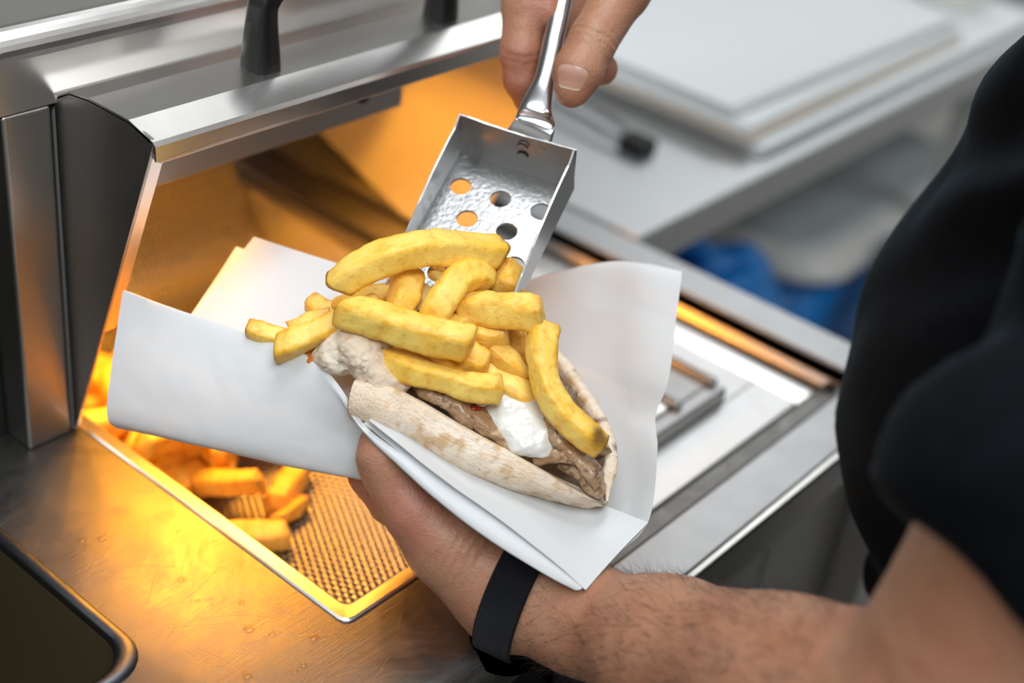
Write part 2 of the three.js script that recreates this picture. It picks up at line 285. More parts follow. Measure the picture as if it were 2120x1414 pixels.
  part('drain_plate', merge([box(0.536, 0.7885, 0.884, 0.8885, -0.361, -0.3265, 0.001), box(0.749, 0.7885, 0.884, 0.8885, -0.799, -0.3612, 0.001)]), M.drain, t, 'pale flat drain plate');
  // upright posts carrying the upper housing
  part('post', box(0.362, 0.3908, Y, 1.111, -0.9, -0.602, 0.0022), M.side, t);
  part('post_shade_panel', box(0.33, 0.3616, Y, 1.111, -0.9, -0.624, 0.001), M.blackEnamel, t, 'black panel standing in for the shaded side of the left post');  // black colour stands in for the dark reflection on the post side
  part('flue_panel', box(XL, 0.33, Y, 1.111, -0.9, -0.86, 0.001), M.blackEnamel, t);
  part('gap_shade_strip', box(0.3906, 0.3938, Y, 1.1115, -0.9, -0.6065, 0.0003), M.matteBlack, t);  // black strip stands in for the shade inside the narrow gap
  // upper housing: long box with rounded top front edge, glass strip on top
  const hs = [[-1.0, 1.1115]]; hs.push([-0.602, 1.1115]); for (let i = 0; i <= 8; i++) { const a = (i / 8) * Math.PI / 2; hs.push([-0.616 + 0.014 * Math.cos(a), 1.139 + 0.014 * Math.sin(a)]); } hs.push([-1.0, 1.158]);
  part('upper_housing', extrudeX(hs, XL, 0.752), M.hood, t);
  part('housing_seam', box(XL, 0.752, 1.108, 1.1118, -0.98, -0.6045, 0.0004), M.matteBlack, t);
  part('glass_edge', box(XL, 0.74, 1.1565, 1.1625, -0.99, -0.69, 0.002), std({ color: lin(0.35, 0.40, 0.44), metalness: 0.85, roughness: 0.16 }), t, 'blue grey glass shelf edge');
  part('back_panel', box(0.394, 0.86, Y - 0.08, 1.15, -1.0, -0.99, 0.001), M.inner, t);
  part('cavity_back', box(0.394, 0.698, 0.83, 0.975, -0.845, -0.838, 0.001), M.inner, t);
  part('cavity_roof', box(0.394, 0.748, 1.1, 1.108, -0.99, -0.657, 0.001), M.inner, t);
  part('cavity_side', extrudeX([[-0.845, Y], [-0.604, Y], [-0.604, 1.1085], [-0.845, 1.1085]], 0.3942, 0.3962), M.inner, t);
  part('shade_casing', merge([box(0.747, 0.868, 0.985, 0.9865, -0.995, -0.655, 0.0004), box(0.747, 0.868, Y + 0.0002, 0.985, -0.6565, -0.655, 0.0004), box(0.8665, 0.868, Y + 0.0002, 0.985, -0.995, -0.6565, 0.0004), box(0.7485, 0.8665, Y + 0.0002, Y + 0.0015, -0.995, -0.6565, 0.0004)]), M.inner, t, 'added steel casing that keeps the notch beside the hood dark');  // added enclosure, shuts out light so the opening below the cheek stays dark
  // hood
  const hoodG = new THREE.Group(); hoodG.name = 'hood'; t.add(hoodG);
  const cheekP = [[-0.604, 0.902], [-0.6015, 0.902], [-0.5215, 1.1175], [-0.5235, 1.1205], [-0.5405, 1.1238], [-0.573, 1.1238], [-0.59, 1.1215], [-0.6005, 1.116], [-0.604, 1.108]];
  part('hood_cheek', extrudeX(cheekP, 0.3938, 0.3962, 0.0006), M.cheek, hoodG, 'dark grey outer cheek of the hood');
  const cheekR = [[-0.66, 0.9015], [-0.6015, 0.9015], [-0.5215, 1.1175], [-0.5405, 1.1238], [-0.9, 1.106], [-0.9, 0.988]];
  part('hood_cheek', extrudeX(cheekR, 0.7445, 0.747, 0.0004), M.cheekInner, hoodG, 'far cheek of the hood lit amber inside');
  const vis = (off) => [[-0.6035, 1.111 - off], [-0.6, 1.1165 - off], [-0.59, 1.1222 - off], [-0.573, 1.1245 - off], [-0.5405, 1.1245 - off], [-0.5215, 1.1195 - off * 0.9], [-0.5195 - off * 0.2, 1.1175 - off]];
  part('visor', extrudeX([...vis(0), [-0.519, 1.1095], [-0.5205, 1.1095], ...vis(0.002).reverse()], 0.3938, 0.747), M.hood, hoodG, 'folded steel visor along the top of the hood');
  part('visor_lip', box(0.3962, 0.7445, 1.1082, 1.1108, -0.5275, -0.519, 0.0006), M.hood, hoodG);
  // flange along the front of the near cheek
  const fl = [[0.9838, -0.5715], [1.1175, -0.5218]]; part('cheek_flange', extrudeX([[fl[0][1] - 0.002, fl[0][0]], [fl[0][1], fl[0][0]], [fl[1][1], fl[1][0]], [fl[1][1] - 0.002, fl[1][0]]], 0.3945, 0.4035), M.hood, hoodG);
  // handle: a bow on two feet
  {
    const pts = [[0.4925, 1.1235, -0.5555], [0.4925, 1.15, -0.5555], [0.494, 1.1615, -0.5555], [0.503, 1.170, -0.5555], [0.52, 1.173, -0.5555], [0.61, 1.173, -0.5555], [0.627, 1.170, -0.5555], [0.636, 1.1615, -0.5555], [0.6375, 1.15, -0.5555], [0.6375, 1.1235, -0.5555]];
    const c = new THREE.CatmullRomCurve3(pts.map(V), false, 'catmullrom', 0.35), rings = [], n = 90;
    for (let i = 0; i <= n; i++) {
      const u = i / n, p = c.getPointAt(u), tg = c.getTangentAt(u), side = new THREE.Vector3(0, 0, 1), up = new THREE.Vector3().crossVectors(side, tg).normalize(), r = [], foot = step(0.17, 0.0, Math.min(u, 1 - u));
      const hw = mix(0.0072, 0.0095, foot), hh = mix(0.0062, 0.0085, foot);
      for (let j = 0; j < 24; j++) { const a = j / 24 * Math.PI * 2, q = 5, cx = Math.sign(Math.cos(a)) * Math.pow(Math.abs(Math.cos(a)), 2 / q), cy = Math.sign(Math.sin(a)) * Math.pow(Math.abs(Math.sin(a)), 2 / q);
        const groove = 0.0028 * step(0.55, 0.3, Math.abs(cy)) * step(0.2, 0.9, -cx) * step(0.06, 0.09, Math.min(u, 1 - u)) * step(0.24, 0.2, Math.min(u, 1 - u));
        r.push(p.clone().addScaledVector(side, cy * hw).addScaledVector(up, cx * hh + groove)); }
      rings.push(r);
    }
    part('handle', toCreasedNormals(loft(rings), 0.6), M.blackPlastic, hoodG, 'black plastic bow handle');
  }
  shade(t);
}
// heat lamp in the hood
{
  const t = thing('heat_lamp', 'amber quartz heat lamp in a steel trough under the hood', 'heat lamp', null, [0.53, 1.05, -0.62]);
  const x0 = 0.4, x1 = 0.63, front = -0.5765, back = -0.655;
  part('front_shield', box(x0, x1, 1.060, 1.108, front - 0.0015, front, 0.0005), M.dull, t, 'brushed steel shield in front of the lamp');
  part('reflector', merge([box(x0, x1, 1.1045, 1.1065, back, front, 0.0004), box(x0, x1, 1.046, 1.1055, back - 0.0015, back, 0.0004), box(x1, x1 + 0.0015, 1.060, 1.1065, back, front, 0.0004)]), M.inner, t);
  const bolt = new THREE.CylinderGeometry(0.006, 0.006, 0.005, 12); bolt.rotateX(Math.PI / 2); bolt.translate(0.592, 1.079, front + 0.002); part('bolt', boxUV(bolt), M.matteBlack, t, 'black bolt head');
  const g = new THREE.CapsuleGeometry(0.005, 0.19, 6, 16); g.rotateZ(Math.PI / 2); g.translate(0.523, 1.088, -0.632);
  part('lamp_tube', g, std({ color: grey(0.5), roughness: 0.4, emissive: lin(...HEAT.color), emissiveIntensity: 3 }), t, 'glowing amber lamp tube');
  for (let i = 0; i < 5; i++) { const l = new THREE.PointLight(lin(...HEAT.color), HEAT.power / 5); l.name = 'heat_lamp_glow'; l.shadow.radius = 0.25; l.castShadow = true; l.position.set(0.438 + i * 0.0425 - 0.53, 1.088 - 1.05, -0.632 + 0.62); t.add(l); }
}
// perforated tray: punched holes with raised rims, curved up at the back
{
  const t = thing('perforated_tray', 'perforated steel draining tray in the lit chip scuttle', 'tray', null, [0.5465, 0.846, -0.6]);
  const x0 = 0.411, x1 = 0.684, z0 = -0.815, z1 = -0.389, pitch = 0.0049, pos = [], idx = [];
  const lift = (z) => 0.85 + 0.09 * Math.pow(step(-0.735, -0.83, z), 1.3);
  const cols = Math.floor((x1 - x0) / pitch), rows = Math.floor((z1 - z0) / (pitch * 0.866));
  const px = (x1 - x0) / cols, pz = (z1 - z0) / rows, K = 12;
  for (let r = 0; r < rows; r++) for (let c = 0; c < cols; c++) {
    const off = r % 2 ? 0.25 : -0.25, cx = x0 + (c + 0.5 + off) * px, cz = z0 + (r + 0.5) * pz, base = pos.length / 3, sq = [];
    for (let k = 0; k < K; k++) { const a = (k + 0.5) / K * Math.PI * 2, m = Math.max(Math.abs(Math.cos(a)), Math.abs(Math.sin(a))); sq.push([x0 + (c + 0.5 + off) * px + Math.cos(a) / m * px / 2, cz + Math.sin(a) / m * pz / 2]); }
    const put = (x, z, dy) => { x = clamp(x, x0, x1); pos.push(x, lift(z) + dy, z); };
    for (let k = 0; k < K; k++) { put(sq[k][0], sq[k][1], 0); }
    for (const [rad, dy] of [[0.0019, 0.0001], [0.0016, 0.0007], [0.0013, 0.0005], [0.0012, -0.0006]]) for (let k = 0; k < K; k++) { const a = (k + 0.5) / K * Math.PI * 2; put(cx + Math.cos(a) * rad, cz + Math.sin(a) * rad, dy); }
    for (let q = 0; q < 4; q++) for (let k = 0; k < K; k++) { const a = base + q * K + k, b = base + q * K + (k + 1) % K; idx.push(a, a + K, b + K, a, b + K, b); }
  }
  const g = new THREE.BufferGeometry(); g.setAttribute('position', new THREE.Float32BufferAttribute(pos, 3)); g.setIndex(idx); g.computeVertexNormals(); g.setAttribute('uv', new THREE.Float32BufferAttribute(pos.filter((_, i) => i % 3 !== 1), 2));
  part('perforated_plate', g, M.plate, t);
  part('plate_edge', merge([box(x0 - 0.0012, x0, 0.846, 0.853, z0, z1, 0.0004), box(x1, x1 + 0.0012, 0.846, 0.853, z0, z1, 0.0004), box(x0, x1, 0.846, 0.853, z1, z1 + 0.0012, 0.0004)]), M.plate, t);
  part('drip_pan', box(x0, x1, 0.829, 0.831, z0, z1, 0.0005), std({ color: lin(0.1, 0.07, 0.04), metalness: 0.6, roughness: 0.4 }), t, 'dark pan under the perforations');
}
console.log('range ready');
// ---------------------------------------------------------------- prep table on the right and what stands on and under it
{
  const t = thing('prep_table', 'stainless steel prep table with open shelf right of the range', 'table', null, [1.6, 0, -1.05]);
  const x0 = 0.878, x1 = 2.45, z0 = -1.62, z1 = -0.532;
  part('tabletop', box(x0, x1, 0.862, Y, z0, z1, 0.003), M.table, t);
  part('shelf', box(x0 + 0.03, x1 - 0.02, 0.40, 0.425, z0 + 0.04, z1 - 0.06, 0.003), M.dull, t, 'lower steel shelf');
  for (const [x, z] of [[x0 + 0.05, z0 + 0.05], [x1 - 0.05, z0 + 0.05], [x1 - 0.05, z1 - 0.045], [1.70, z1 - 0.045]]) part('leg', box(x - 0.02, x + 0.02, 0, 0.862, z - 0.02, z + 0.02, 0.004), M.whitePlastic, t);
  part('back_sheet', box(x0, x1, 0.05, 0.862, z0 + 0.01, z0 + 0.03, 0.001), M.dull, t, 'steel back panel');
}
{ // piles of white wrapping paper; each visible leaf is a sheet
  const pile = (label, x0, x1, z0, z1, y, n, th, turn, seed, warm) => {
    const t = thing('paper_stack', label, 'paper stack', 'stacks of wrapping paper on the prep table', [(x0 + x1) / 2, y, (z0 + z1) / 2]), r = rng(seed);
    for (let i = 0; i < n; i++) {
      const g = box(x0 + (r() - 0.5) * 0.006, x1 + (r() - 0.5) * 0.006, y + i * th, y + (i + 1) * th - 0.0002, z0, z1 + (r() - 0.5) * 0.006, 0.0004, 1);
      g.translate(-(x0 + x1) / 2, 0, -(z0 + z1) / 2); g.rotateY(turn + (r() - 0.5) * 0.012); g.translate((x0 + x1) / 2, 0, (z0 + z1) / 2);
      part('sheet', g, warm && i < n - 2 ? M.paperStackWarm : M.paperStack, t);
    }
  };
  pile('lowest wide stack of white wrapping paper, right edge at the table front', 1.10, 1.75, -1.1, -0.553, Y + 0.0002, 5, 0.0022, 0, 5, false);
  pile('thick middle stack of wrapping paper with cream edges', 1.088, 1.56, -1.12, -0.568, Y + 0.0114, 6, 0.0028, 0.01, 6, true);
  pile('topmost thin stack of white wrapping paper', 1.10, 1.56, -1.13, -0.585, Y + 0.0285, 3, 0.0035, -0.015, 8, false);
}
{ // tongs
  const t = thing('serving_tongs', 'steel serving tongs lying beside the paper stacks', 'tongs', null, [1.02, Y, -0.7]);
  for (const s of [-1, 1]) {
    const pts = [[1.035, Y + 0.012, -0.82], [1.03 + s * 0.012, Y + 0.012, -0.76], [1.022 + s * 0.014, Y + 0.011, -0.70], [1.014 + s * 0.011, Y + 0.01, -0.655], [1.012 + s * 0.007, Y + 0.008, -0.635]], rings = [];
    for (let i = 0; i <= 30; i++) { const u = i / 30, p = spline(pts, u), w = 0.004 + 0.004 * step(0.75, 1, u), r = []; for (let j = 0; j < 12; j++) { const a = j / 12 * Math.PI * 2; r.push(new THREE.Vector3(p.x + Math.cos(a) * 0.0035, p.y + Math.sin(a) * w, p.z)); } rings.push(r); }
    part('arm', loft(rings), M.chrome, t);
    const tip = new RoundedBoxGeometry(0.011, 0.016, 0.03, 2, 0.004); tip.translate(1.0118 + s * 0.0065, Y + 0.008, -0.632); part('tip', tip, M.blackPlastic, t, 'dark gripping tip');
  }
  const hinge = new THREE.TorusGeometry(0.01, 0.0035, 8, 16, Math.PI); hinge.rotateX(-Math.PI / 2); hinge.translate(1.035, Y + 0.012, -0.82); part('spring_bend', hinge, M.chrome, t);
}
{ // tub with lid, and the grey tray beyond it
  const t = thing('plastic_tub', 'round cream plastic tub standing on the white paper', 'tub', null, [1.72, Y + 0.0115, -0.66]);
  const lathe = (p, x, y, z) => { const g = new THREE.LatheGeometry(p.map(([r, h]) => new THREE.Vector2(r, h)), 40); g.translate(x, y, z); return g; };
  part('tub_body', lathe([[0, 0], [0.04, 0], [0.044, 0.004], [0.05, 0.05], [0.047, 0.05], [0.04, 0.004], [0, 0.004]], 1.705, Y + 0.0115, -0.655), M.whitePlastic, t);
  part('tub_lid', lathe([[0, 0.055], [0.05, 0.055], [0.0525, 0.053], [0.0525, 0.046], [0.0505, 0.046], [0.0505, 0.0508], [0, 0.0508]], 1.705, Y + 0.0115, -0.655), M.whitePlastic, t);
  const b = thing('steel_tray', 'pale blue grey tray at the far right of the prep table', 'tray', null, [1.95, Y + 0.0002, -0.68]);
  part('tray_floor', box(1.83, 2.1, Y + 0.0002, Y + 0.004, -0.85, -0.6, 0.001), M.table, b);
  part('tray_side', merge([box(1.83, 1.834, Y + 0.004, Y + 0.04, -0.85, -0.6, 0.001), box(2.096, 2.1, Y + 0.004, Y + 0.04, -0.85, -0.6, 0.001), box(1.834, 2.096, Y + 0.004, Y + 0.04, -0.85, -0.846, 0.001), box(1.834, 2.096, Y + 0.004, Y + 0.04, -0.604, -0.6, 0.001)]), M.table, b);
}
{ // storage box with translucent lid on the shelf
  const t = thing('storage_box', 'blue plastic storage box with a translucent grey lid under the table', 'storage box', null, [1.7, 0.4252, -0.78]);
  const x0 = 1.44, x1 = 1.97, z0 = -1.02, z1 = -0.61, ring = (s, y, r = 0.07) => roundRect(x0 - s, x1 + s, z0 - s, z1 + s, r + s, 8).map(([x, z]) => new THREE.Vector3(x, y, z));
  const blue = std({ color: lin(0.006, 0.2, 0.6), roughness: 0.3 }), lid = std({ color: lin(0.5, 0.55, 0.56), roughness: 0.35 }), pale = std({ color: lin(0.78, 0.77, 0.73), roughness: 0.4 });
  part('box_body', loft([ring(-0.04, 0.4252), ring(-0.03, 0.43), ring(-0.012, 0.6)], true, true), blue, t);
  part('lid', loft([ring(-0.03, 0.618), ring(-0.03, 0.635), ring(-0.045, 0.637), ring(-0.06, 0.63)], true, true), lid, t, 'grey translucent lid');
  part('lid_rim', loft([ring(-0.012, 0.598), ring(0.004, 0.598), ring(0.008, 0.606), ring(0.002, 0.62), ring(-0.02, 0.634), ring(-0.03, 0.63)], true, false), pale, t, 'pale rounded lid rim');
  for (const x of [1.63, 1.76]) part('clip', box(x - 0.02, x + 0.02, 0.585, 0.622, -0.6095, -0.598, 0.004), blue, t, 'blue locking clip');
}
{ // crumpled blue bags with a white printed patch
  const bag = (name, label, c, s, seed, col) => {
    const f = (x, y, z) => { const d = Math.hypot((x - c[0]) / s[0], (y - c[1]) / s[1], (z - c[2]) / s[2]), n = fbm(x * 9 + seed, y * 9, z * 9, 3); return (d - 1 + 0.55 * n - 0.1 * Math.abs(noise(x * 26, y * 26 + seed, z * 26))) * Math.min(...s) * 0.6; };
    const fb = (x, y, z) => smax(f(x, y, z), 0.426 - y, 0.01), g = netOf(fb, c.map((v, k) => v - s[k] * 1.45), c.map((v, k) => v + s[k] * 1.45), 0.013);
    return solo(name, g, std({ color: col, roughness: 0.45 }), label, 'bag');
  };
  bag('plastic_bag', 'crumpled bright blue plastic bag in front of the storage box', [1.18, 0.545, -0.655], [0.185, 0.17, 0.08], 2, lin(0.006, 0.2, 0.62));
  bag('plastic_bag', 'white plastic sack with blue marks beside the dark shirt', [1.6, 0.545, -0.557], [0.055, 0.12, 0.028], 9, lin(0.6, 0.62, 0.68));
}
// ---------------------------------------------------------------- chips
const mirrored = (t) => { t.wrapS = t.wrapT = THREE.MirroredRepeatWrapping; return t; };
const speck = (seed, dark, dens) => mirrored(texture(256, (u, v) => { const n = fbm(u * 7 + seed, v * 7, seed, 5), m = noise(u * 38 + seed, v * 38, seed + 4), k = 1 - 0.3 * Math.max(0, -n - 0.05), s = step(dens, dens + 0.1, m * 0.8 + n * 0.5); return [mix(Math.pow(k, 0.35), dark[0], s), mix(k, dark[1], s), mix(Math.pow(k, 1.6), dark[2], s)]; }, true));
const grain = (seed) => mirrored(texture(256, (u, v) => { const n = 0.5 + 0.7 * fbm(u * 12 + seed, v * 12, seed, 5); return [n, n, n]; }));
const chipSpeck = speck(3, [0.72, 0.46, 0.25], 0.6), chipGrain = grain(8); chipSpeck.repeat.set(1, 1); chipGrain.repeat.set(1.4, 1.4);
const chipMat = std({ vertexColors: true, map: chipSpeck, bumpMap: chipGrain, bumpScale: 0.00022, roughness: 0.46, clearcoat: 0.12, clearcoatRoughness: 0.3 });
function chipGeo(pts, w, h, seed, o = {}) {
  const c = new THREE.CatmullRomCurve3(pts.map(V), false, 'centripetal'), L = c.getLength(), n = o.n ?? 40, K = o.k ?? 36, r = rng(seed), rings = [], roll = o.roll ?? (r() - 0.5) * 0.8;
  const cutA = [(r() - 0.5) * 0.7, (r() - 0.5) * 0.7], cutB = [(r() - 0.5) * 0.7, (r() - 0.5) * 0.7], sx = r() * 50;
  let up = V(o.up ?? [0.1, 0.9, 0.35]); const edge = [];
  for (let i = 0; i <= n; i++) {
    let u = i / n; const capL = Math.min(0.3, 0.24 * h / L); // the ends are rounded over
    const e = Math.min(u, 1 - u) / capL, shrink = e <= 0 ? 0.002 : e < 1 ? Math.pow(1 - (1 - e) ** 3, 0.45) * 0.93 + 0.07 : 1, p = c.getPointAt(clamp(u, 0, 1)), tg = c.getTangentAt(clamp(u, 0, 1));
    const side = new THREE.Vector3().crossVectors(tg, up).normalize(), nor = new THREE.Vector3().crossVectors(side, tg).normalize();
    const taper = mix(o.t0 ?? 1, o.t1 ?? 1, u) * (1 + 0.16 * noise(u * 3 + sx, seed, 0.3)), ring = [];
    for (let j = 0; j < K; j++) {
      const a = j / K * Math.PI * 2 + roll, q = o.q ?? 3.8, cx = Math.sign(Math.cos(a - roll)) * Math.pow(Math.abs(Math.cos(a - roll)), 2 / q), cy = Math.sign(Math.sin(a - roll)) * Math.pow(Math.abs(Math.sin(a - roll)), 2 / q);
      const x = cx * w / 2 * taper * shrink, y = cy * h / 2 * taper * shrink * (1 + 0.12 * noise(u * 3, seed * 1.7, cx)), X = x * Math.cos(roll) - y * Math.sin(roll), Yy = x * Math.sin(roll) + y * Math.cos(roll);
      const cut = u < 0.5 ? cutA : cutB, sk = (cut[0] * X + cut[1] * Yy) * step(0.5, 0.05, Math.min(u, 1 - u));
      const q2 = p.clone().addScaledVector(side, X).addScaledVector(nor, Yy).addScaledVector(tg, sk);
      const d = 0.0016 * fbm(q2.x * 55 + seed, q2.y * 55, q2.z * 55, 3) + 0.0002 * noise(q2.x * 420, q2.y * 420, q2.z * 420 + seed);
      ring.push(q2.addScaledVector(side, X / w * 2 * d * 1.6).addScaledVector(nor, Yy / h * 2 * d * 1.6)); edge.push([Math.abs(cx * cy), Math.min(u, 1 - u) * L]);
    }
    rings.push(ring);
  }
  // uv in metres round and along the chip; the seam is doubled and its normals joined
  const uvs = []; rings.forEach((rg, i) => { let s = 0; for (let j = 0; j <= K; j++) { if (j) s += rg[j % K].distanceTo(rg[j - 1]); uvs.push(s / 0.03 + seed * 0.37, i / n * L / 0.03); } rg.push(rg[0].clone()); });
  const g = loft(rings, false, false); g.setAttribute('uv', new THREE.Float32BufferAttribute(uvs, 2));
  { const nn = g.attributes.normal, a = new THREE.Vector3(), b = new THREE.Vector3(); for (let i = 0; i <= n; i++) { const p = i * (K + 1), q = p + K; a.fromBufferAttribute(nn, p).add(b.fromBufferAttribute(nn, q)).normalize(); nn.setXYZ(p, a.x, a.y, a.z); nn.setXYZ(q, a.x, a.y, a.z); } }
  const tone = o.tone ?? r(), brown = o.brown ?? 0.35 + 0.4 * r(), base = lerp3([0.93, 0.54, 0.05], [0.84, 0.41, 0.027], tone);
  return paint(g, (x, y, z, nx, ny, nz, i) => {
    const [corner, end] = edge[Math.floor(i / (K + 1)) * K + (i % (K + 1)) % K], n1 = fbm(x * 60 + seed, y * 60, z * 60, 4), n2 = fbm(x * 260, y * 260 + seed, z * 260, 3), n3 = noise(x * 520, y * 520, z * 520 + seed);
    let col = lerp3([0.98, 0.70, 0.16], base, clamp(0.25 + 0.9 * step(0.35, 0.85, corner + 0.3 * n2) + 1.3 * n1, 0, 1));
    const b = clamp(brown * (0.5 * step(0.62, 0.98, corner + 0.45 * n2) + 0.75 * step(0.009, 0.001, end + 0.004 * n2) + 0.5 * step(0.16, 0.42, n1 * 0.8 + n2 * 0.6)), 0, 0.95);
    col = lerp3(col, [0.52, 0.20, 0.02], b);
    if (o.char) { const c2 = V(o.char), dd = Math.hypot(x - c2.x, y - c2.y, z - c2.z) + 0.003 * n2; col = lerp3(col, [0.10, 0.035, 0.01], step(0.008, 0.003, dd) * 0.85); }
    return col;
  });
}
const chip = (label, pts, w, h, seed, o) => solo('chip', chipGeo(pts, w, h, seed, o), chipMat, label, 'chip', 'chips on the pita and scoop');
chip('long curved chip lying on top across the scoop', [[0.44, 1.0609, -0.4351], [0.4454, 1.0698, -0.4291], [0.4572, 1.0776, -0.4212], [0.4743, 1.0802, -0.4127], [0.4938, 1.0778, -0.4036], [0.5152, 1.0727, -0.3927]], .0175, .0155, 1, { tone: 0.05, brown: 0.3, roll: 0.35 });
chip('short upright chip leaning below the long curved chip', [[0.4751, 1.0636, -0.4199], [0.4657, 1.058, -0.4129], [0.4576, 1.0489, -0.4083]], .0150, .0150, 2, { tone: 0.3, brown: 0.3 });
chip('hooked chip arching in the middle of the pile', [[0.5019, 1.0603, -0.3898], [0.4945, 1.067, -0.3911], [0.483, 1.0687, -0.3926], [0.4711, 1.0618, -0.3915], [0.4627, 1.0498, -0.3923]], .0155, .0155, 3, { tone: 0.2, brown: 0.35 });
chip('wrinkled short chip standing against the scoop wall', [[0.5205, 1.0652, -0.3897], [0.5135, 1.0592, -0.3849], [0.5064, 1.0544, -0.3775]], .0155, .0150, 4, { tone: 0.8, brown: 0.6 });
chip('straight chip pointing right over the scoop rim', [[0.4808, 1.0535, -0.3914], [0.4895, 1.0574, -0.3738], [0.4962, 1.059, -0.3604], [0.5033, 1.0585, -0.3502]], .0145, .0150, 5, { tone: 0.5, brown: 0.45, t1: 1.08 });
chip('thick slanting chip in front of the pile', [[0.4337, 1.0545, -0.4249], [0.4384, 1.0548, -0.4088], [0.4475, 1.0534, -0.3909], [0.4582, 1.0516, -0.3744], [0.4664, 1.0493, -0.3647]], .0160, .0160, 6, { tone: 0.35, brown: 0.3 });
chip('long pale chip pointing left under the thick slanting chip', [[0.4114, 1.0269, -0.45], [0.4232, 1.0348, -0.4403], [0.438, 1.0419, -0.4316], [0.4597, 1.0484, -0.4228]], .0130, .0140, 7, { tone: 0.12, brown: 0.25 });
chip('thin chip end at the far left above the paper', [[0.4143, 1.0264, -0.4734], [0.4184, 1.0265, -0.4639], [0.4241, 1.0243, -0.4518], [0.4309, 1.0187, -0.4406]], .0100, .0100, 8, { tone: 0.6, brown: 0.6, n: 24 });
chip('small pointed chip end left of the pile', [[0.4473, 1.0364, -0.463], [0.4466, 1.0352, -0.4547], [0.4506, 1.0343, -0.4443], [0.459, 1.0328, -0.4312]], .0150, .0120, 9, { tone: 0.8, brown: 0.7, t0: 0.75, n: 26 });
chip('wrinkled chip mostly hidden behind the thick slanting chip', [[0.4518, 1.0329, -0.4491], [0.4591, 1.0403, -0.4391], [0.4704, 1.0458, -0.4295], [0.4818, 1.0469, -0.4231]], .0130, .0130, 10, { tone: 0.7, brown: 0.7 });
chip('small chip tip deep in the pile on the scoop floor', [[0.4932, 1.0504, -0.4231], [0.4966, 1.0506, -0.4148], [0.5016, 1.0504, -0.4037]], .0105, .0105, 11, { tone: 0.75, brown: 0.6, n: 24 });
chip('chip wedged upright behind the hooked chip', [[0.4869, 1.0511, -0.4165], [0.4797, 1.0456, -0.4126], [0.4732, 1.0383, -0.4097]], .0135, .0135, 12, { tone: 0.7, brown: 0.5, n: 24 });
chip('blunt chip end below the hooked chip', [[0.4728, 1.0446, -0.397], [0.4761, 1.047, -0.387], [0.4788, 1.0464, -0.3767]], .0140, .0130, 13, { tone: 0.4, brown: 0.4, n: 26 });
chip('rounded chip below the straight chip at the scoop tip', [[0.484, 1.0419, -0.3828], [0.486, 1.0439, -0.3722], [0.4941, 1.0462, -0.3657]], .0135, .0130, 14, { tone: 0.55, brown: 0.5, n: 26 });
chip('short block-shaped chip right of the thick slanting chip', [[0.4696, 1.0382, -0.3806], [0.471, 1.0369, -0.3694], [0.4753, 1.0343, -0.3608]], .0125, .0120, 15, { tone: 0.3, brown: 0.45, n: 26, q: 6 });
chip('half hidden chip under the thick slanting chip', [[0.4535, 1.0263, -0.4], [0.458, 1.0326, -0.3886], [0.4631, 1.0334, -0.3784], [0.4684, 1.0259, -0.3713]], .0140, .0130, 16, { tone: 0.45, brown: 0.4 });
chip('long chip resting along the near edge of the pita', [[0.4417, 1.0315, -0.4095], [0.4439, 1.0328, -0.392], [0.4498, 1.0331, -0.3742], [0.4592, 1.0323, -0.3567], [0.4699, 1.0318, -0.3454]], .0130, .0130, 17, { tone: 0.15, brown: 0.3 });
chip('triangular chip right of the scoop tip', [[0.4876, 1.0368, -0.3686], [0.4874, 1.035, -0.359], [0.4912, 1.0293, -0.3457]], .0150, .0110, 18, { tone: 0.55, brown: 0.5, t1: 0.35, n: 26 });
chip('long flat chip running down into the white sauce', [[0.4827, 1.0295, -0.3755], [0.483, 1.0272, -0.3606], [0.4858, 1.0226, -0.346], [0.4908, 1.0182, -0.3366]], .0150, .0110, 19, { tone: 0.45, brown: 0.45 });
chip('brown skinned chip behind the scoop tip', [[0.513, 1.0381, -0.3753], [0.5086, 1.0305, -0.3651], [0.5028, 1.017, -0.3548]], .0120, .0120, 20, { tone: 1, brown: 0.95, n: 26 });
chip('long curved chip hanging down the right side of the pita', [[0.5028, 1.0535, -0.3496], [0.4924, 1.046, -0.3418], [0.4852, 1.0368, -0.3319], [0.4828, 1.0272, -0.319], [0.4861, 1.0194, -0.3063], [0.4927, 1.0122, -0.2958]], .0142, .0142, 21, { tone: 0.3, brown: 0.3, char: [0.4883, 1.0207, -0.2967], n: 46 });
chip('small golden chip end beside the long curved chip', [[0.4953, 1.0222, -0.3546], [0.4935, 1.0208, -0.3496], [0.4922, 1.0184, -0.3468]], .0085, .0085, 22, { tone: 0.7, brown: 0.5, n: 20 });
chip('small yellow chip piece behind the torn bread', [[0.4535, 1.0356, -0.4098], [0.4513, 1.0344, -0.4034], [0.4503, 1.0298, -0.3999]], .0085, .0085, 23, { tone: 0.4, brown: 0.3, n: 20 });
chip('thin chip behind the long pale chip', [[0.4306, 1.0263, -0.459], [0.4377, 1.031, -0.4523], [0.4486, 1.0351, -0.4459]], .0090, .0090, 24, { tone: 0.6, brown: 0.6, n: 22 });
chip('chip lying deep under the middle of the pile', [[0.4678, 1.0285, -0.4147], [0.4793, 1.0279, -0.3943], [0.4897, 1.0281, -0.3765]], .0150, .0140, 25, { tone: 0.6, brown: 0.5 });
chip('chip buried upright at the right of the scoop', [[0.5226, 1.0394, -0.3755], [0.5154, 1.0277, -0.365], [0.5073, 1.0131, -0.3526]], .0130, .0130, 26, { tone: 0.9, brown: 0.8, n: 26 });

